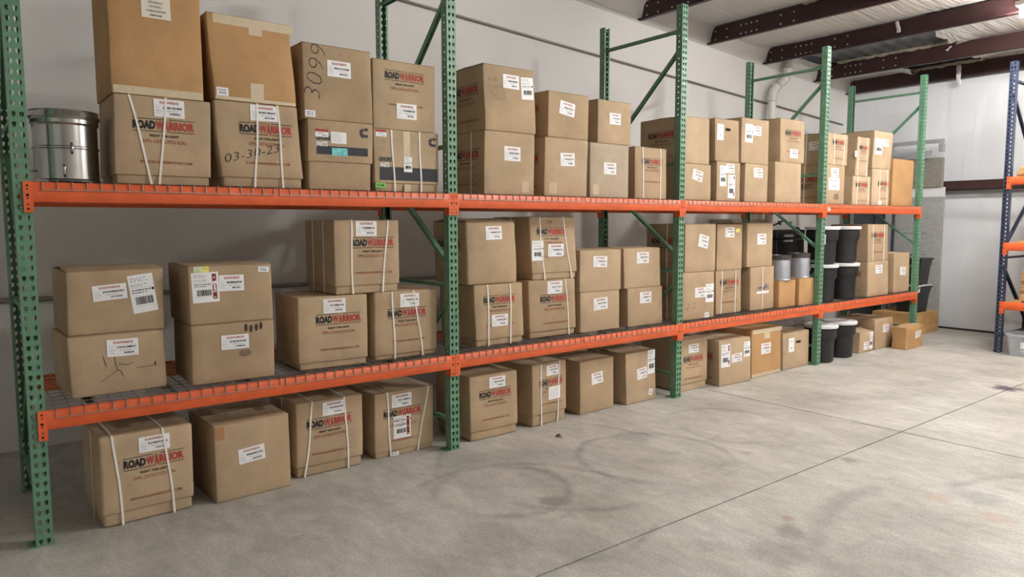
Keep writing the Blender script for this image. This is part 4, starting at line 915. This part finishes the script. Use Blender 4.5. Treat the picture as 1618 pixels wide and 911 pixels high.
o1, c = drum_at(1295, 477.5, zd, 'lower black drum with white lid beside the green post, under another drum'); o2 = drum(c.x, c.y, zd+.453, 'upper black drum with paper label beside the green post')
A = MB().box((-.075, -.003, -.06), (.075, 0, .06)).box((-.06, -.004, .01), (-.02, -.003, .045), 2).box((-.01, -.004, -.045), (.03, -.003, .05), 3).build('label', ['paper', 'red', 'black', 'greyink'], o2, False)
ang = math.radians(-118); o2.rotation_euler.z = 0; A.location = (.193*math.cos(math.radians(-152)), .193*math.sin(math.radians(-152)), .30); A.rotation_euler.z = math.radians(-62); A.scale.x = .6
o1, c = drum_at(1329, 473, zd, 'lower black drum with white lid next to a one-label carton, under another drum'); drum(c.x, c.y, zd+.453, 'upper black drum next to the strapped logo carton')
drum_at(1294.5, 573, .001, 'black drum with white lid on the floor right behind the green post')
drum_at(1325, 565, .001, 'black drum with white lid on the floor next to the small bulging carton')
# black machine case and cables at the back of the shelf
p0 = on(1228, 363, 1, .62); p1 = on(1272, 363, 1, .62)
t = thing('equipment_case', 'black equipment case with grey handle plate behind the grey cans', 'case', ((p0.x+p1.x)/2, .62, zd)); hw_ = (p1.x-p0.x)/2
hz = p0.z-zd
mb = MB(); rbox(mb, (-hw_, 0, 0), (hw_, .3, hz-.12), .02, 4, lambda q: q); link('body', ss(mb.mesh('body', 'plastic'), 50), t)
mb = MB(); rbox(mb, (-hw_-.006, -.006, hz-.115), (hw_+.006, .306, hz), .02, 4, lambda q: q); link('lid', ss(mb.mesh('lid', 'plastic'), 50), t)
MB().box((-hw_*.55, -.02, hz-.09), (hw_*.05, -.004, hz-.06)).build('handle', 'galv', t)
MB().box((-hw_*.55, -.016, hz-.15), (hw_*.05, -.0, hz-.125)).build('latch', 'galv', t)
t = thing('electrical_cabinet', 'beige enamel cabinet standing behind the equipment case against the wall', 'cabinet', (8.62, 1.62, 0))
MB().box((-.45, 0, 0), (.45, .34, 1.72)).build('body', 'beige', t); MB().box((-.43, -.012, .06), (.43, 0, 1.70)).build('door', 'beige', t); MB().box((.32, -.03, .9), (.35, -.012, 1.05)).build('handle', 'galv', t)
mb = MB(); zt_ = zd+hz
cb = [(p0.x-.25+.05*i, .66+.05*math.sin(i), zt_+.012+.05*abs(math.sin(i*.9))) for i in range(14)]
cb = [(cb[0][0]+.03, .7, zt_+.01)]+[(hw_*2*(i/13)+p0.x, .74+.05*math.sin(i*1.3), zt_+.012+(.10*math.sin(math.pi*i/13) if i % 2 else .07*math.sin(math.pi*i/13))) for i in range(14)]
tag(mb.tube(cb, .011, 8).build('cable', 'cable', None, True), 'thick black cable looped on top of the black equipment case', 'cable')

# ------------------------------------------------------------------ end of the building: boards, frame, crate, bins
t = thing('board_stack', 'grey foam wall boards leaning against the white end wall', 'boards', (0, 0, 0))
MB().box((11.70, .30, .02), (11.76, 1.0, 1.80)).build('board', 'board', t)
MB().box((11.705, .30, 1.803), (11.765, 1.0, 2.06)).build('board', 'board', t)
MB().box((11.71, .30, 2.063), (11.77, 1.0, 2.21)).build('board', 'lid', t)
MB().box((11.67, .33, 2.213), (11.76, .98, 2.66)).build('board', 'board2', t)
A = Flat()
for q, zz in ((1.50, 9), (1.05, 7)): blocks(A, .05, .45, zz/6-.008-.0, zz/6+.008, 0, 14)
mb = MB(); mb.v = [(11.698, .95-s, tt) for s, tt, l in A.mb.v]; mb.f = A.mb.f; mb.m = A.mb.m; mb.build('print', 'greyink', t)
t = thing('stud_frame', 'galvanised steel stud frame with dark panel beside the grey boards', 'frame', (11.6, 1.02, 0))
MB().box((-.03, 0, 0), (.03, .075, 2.93)).build('stud', 'galv', t); MB().box((-.03, -.74, 2.87), (.0, 0, 2.93)).build('rail', 'galv', t); MB().box((-.03, .075, 2.87), (.03, .60, 2.93)).build('rail', 'galv', t)
MB().box((-.06, -.74, 2.74), (.03, -.68, 2.86)).build('bracket', 'galv', t); MB().box((-.06, -.60, 2.70), (-.03, -.05, 2.76)).build('rail', 'galv', t)
MB().box((0, .078, .0), (.03, .60, 2.86)).build('panel', 'darkpanel', t); MB().box((-.035, .19, 0), (0, .23, 2.86)).build('stud', 'darkpanel', t)
t = thing('wooden_crate', 'low wooden crate on the floor in the corner beyond the rack', 'crate', (10.85, .26, 0))
MB().box((0, 0, 0), (.78, .03, .145)).build('plank', 'wood', t); MB().box((0, 0, .15), (.78, .03, .295)).build('plank', 'wood', t)
MB().box((.75, .035, 0), (.78, .60, .295)).build('plank', 'wood', t); MB().box((0, .035, 0), (.03, .60, .295)).build('plank', 'wood', t); MB().box((0, .605, 0), (.78, .635, .295)).build('plank', 'wood', t)
MB().box((0, 0, .296), (.78, .635, .312)).build('top_board', 'wood', t)
def bin_(z, label):
    t = thing('storage_bin', label, 'bin', (11.26, .50, z), 0, 'black storage bins on the crate')
    a, b_, h_ = .15, .185, .42
    mb = MB()
    def ring(s, z_): return [(x*s*1.15, y*s, z_) for x, y in ((-1, -.9), (-.9, -1), (.9, -1), (1, -.9), (1, .9), (.9, 1), (-.9, 1), (-1, .9))]
    rs = [ring(a, 0), ring(a+.022, h_*.66), ring(a+.03, h_*.68), ring(a+.04, h_*.86), ring(b_+.018, h_*.88), ring(b_+.018, h_*.93), ring(b_, h_*.94)]
    mb.add([q for r_ in rs for q in r_], [(i*8+k, i*8+(k+1) % 8, (i+1)*8+(k+1) % 8, (i+1)*8+k) for i in range(len(rs)-1) for k in range(8)]+[tuple(range(8))[::-1], tuple(48+k for k in range(8))])
    mb.build('body', 'plastic', t)
    return t
bin_(.313, 'lower black storage bin on the wooden crate, with white label')
MB().box((-.02, -.003, -.05), (.10, 0, .05)).build('label', 'paper', bpy.data.objects['storage_bin'], False, (-.217, -.1, .36), math.radians(-90))
MB().box((-.20, -.20, 0), (.20, .20, .012)).build('lid', 'lid', bpy.data.objects['storage_bin'], False, (0, 0, .40))
bin_(.313+.425, 'upper black storage bin stacked on the labelled one')

# ------------------------------------------------------------------ blue rack on the end wall
brack = thing('pallet_rack', 'blue and orange pallet rack standing along the white end wall', 'rack', (10.2, -1.005, 0))
for k in range(2): frame(brack, 0, -k*W, -math.pi/2, PMB, FOOTG, 'blue')
for z in (.66, 1.41, 2.235):
    put_beam(brack, Matrix.Translation((0, -W/2, z)) @ Matrix.Rotation(-math.pi/2, 4, 'Z'))
    put_beam(brack, Matrix.Translation((D, -W/2, z)) @ Matrix.Rotation(math.pi/2, 4, 'Z'))
SL = MB().box((.02, -.06, 0), (D-.02, .06, .018)).mesh('slat', 'wood')
for z in (.66, 1.41, 2.235):
    zn = {.66: 'lowest', 1.41: 'middle', 2.235: 'top'}[z]
    t = thing('slat_deck', 'wooden slat deck lying on the %s beams of the blue rack' % zn, 'shelf deck', (10.2, -1.005, z+.001))
    for i in range(11): link('slat', SL, t, (0, -.16-.22*i, 0))
def flat_carton(x, y, z, sx, sy, sz, label, grp=None, mat='kraft'):
    mb = MB(); rbox(mb, (0, -sy, 0), (sx, 0, sz), .004, 3, lambda q: q)
    t = thing('flat_carton', label, 'carton', (x, y, z), 0, grp); o = link('body', ss(mb.mesh('body', mat), 50), t); o['tone'] = RN.random()
    MB().box((sx*.45, -sy+.002, sz), (sx*.55, -.002, sz+.001)).build('tape', 'tape', t); return t
flat_carton(10.2, -1.10, 2.255, .9, .9, .05, 'flat kraft carton on the top shelf of the blue rack, lower of two'); flat_carton(10.23, -1.13, 2.307, .85, .85, .055, 'flat kraft carton on the top shelf of the blue rack, upper of two')
zz = .68
for i in range(9): flat_carton(10.24+.01*(i % 3), -1.20-.008*(i % 2), zz, .8, .8, .040, 'thin flat kraft carton in the pile on the lowest shelf of the blue rack', 'flat cartons piled on the lowest blue rack shelf'); zz += .0415
zz = 1.43
for i in range(4): flat_carton(10.24+.01*(i % 2), -1.28-.008*(i % 2), zz, .8, .8, .055, 'flat kraft carton in the pile on the middle shelf of the blue rack', 'flat cartons piled on the middle blue rack shelf'); zz += .0565
t = thing('storage_tote', 'clear plastic storage tote with rim on the floor under the blue rack', 'tote', (10.27, -1.36, .001))
mb = MB(); hb = .27
def rg(sx, sy, z): return [(x*sx, y*sy, z) for x, y in ((-1, -.85), (-.85, -1), (.85, -1), (1, -.85), (1, .85), (.85, 1), (-.85, 1), (-1, .85))]
rs = [rg(.16, .20, 0), rg(.19, .23, hb), rg(.185, .225, hb), rg(.156, .196, .005)]
mb.add([q for r_ in rs for q in r_], [(i*8+k, i*8+(k+1) % 8, (i+1)*8+(k+1) % 8, (i+1)*8+k) for i in range(3) for k in range(8)]+[tuple(range(8))[::-1], tuple(24+k for k in range(8))]); mb.build('tub', 'clear', t)
mb = MB(); rs = [rg(.19, .23, hb-.02), rg(.21, .25, hb-.02), rg(.212, .252, hb+.006), rg(.188, .228, hb+.006)]
mb.add([q for r_ in rs for q in r_], [(i*8+k, i*8+(k+1) % 8, ((i+1) % 4)*8+(k+1) % 8, ((i+1) % 4)*8+k) for i in range(4) for k in range(8)]); mb.build('rim', 'clear', t)
MB().box((-.002, -.05, -.04), (0, .05, .04)).build('label', 'paper', t, False, (-.181, .02, .14))
for i in range(4):
    mb = MB(); rbox(mb, (-.05, -.035, 0), (.05, .035, .05+.02*i), .006, 2, lambda q: q)
    tag(link('small_part_box', ss(mb.mesh('small_part_box', ['lid', 'greyink', 'paper2', 'lid'][i]), 50), None, (10.22+.1*(i % 2), -1.30-.12*(i//2), .012)), 'small pale box inside the clear storage tote', 'box', 'small boxes in the clear tote')
# a dead leaf on the concrete
mb = MB(); pts = [(0, 0, .002), (.02, .012, .012), (.045, .006, .016), (.06, -.004, .006), (.04, -.014, .010), (.018, -.012, .005)]
mb.add(pts+[(x, y, z+.002) for x, y, z in pts], [tuple(range(6))[::-1], tuple(range(6, 12))]+[(i, (i+1) % 6, 6+(i+1) % 6, 6+i) for i in range(6)])
tag(mb.build('dry_leaf', 'stain', None, False, (3.34, -.22, .0)), 'small dry brown leaf lying on the concrete floor', 'leaf')
bpy.context.view_layer.update()
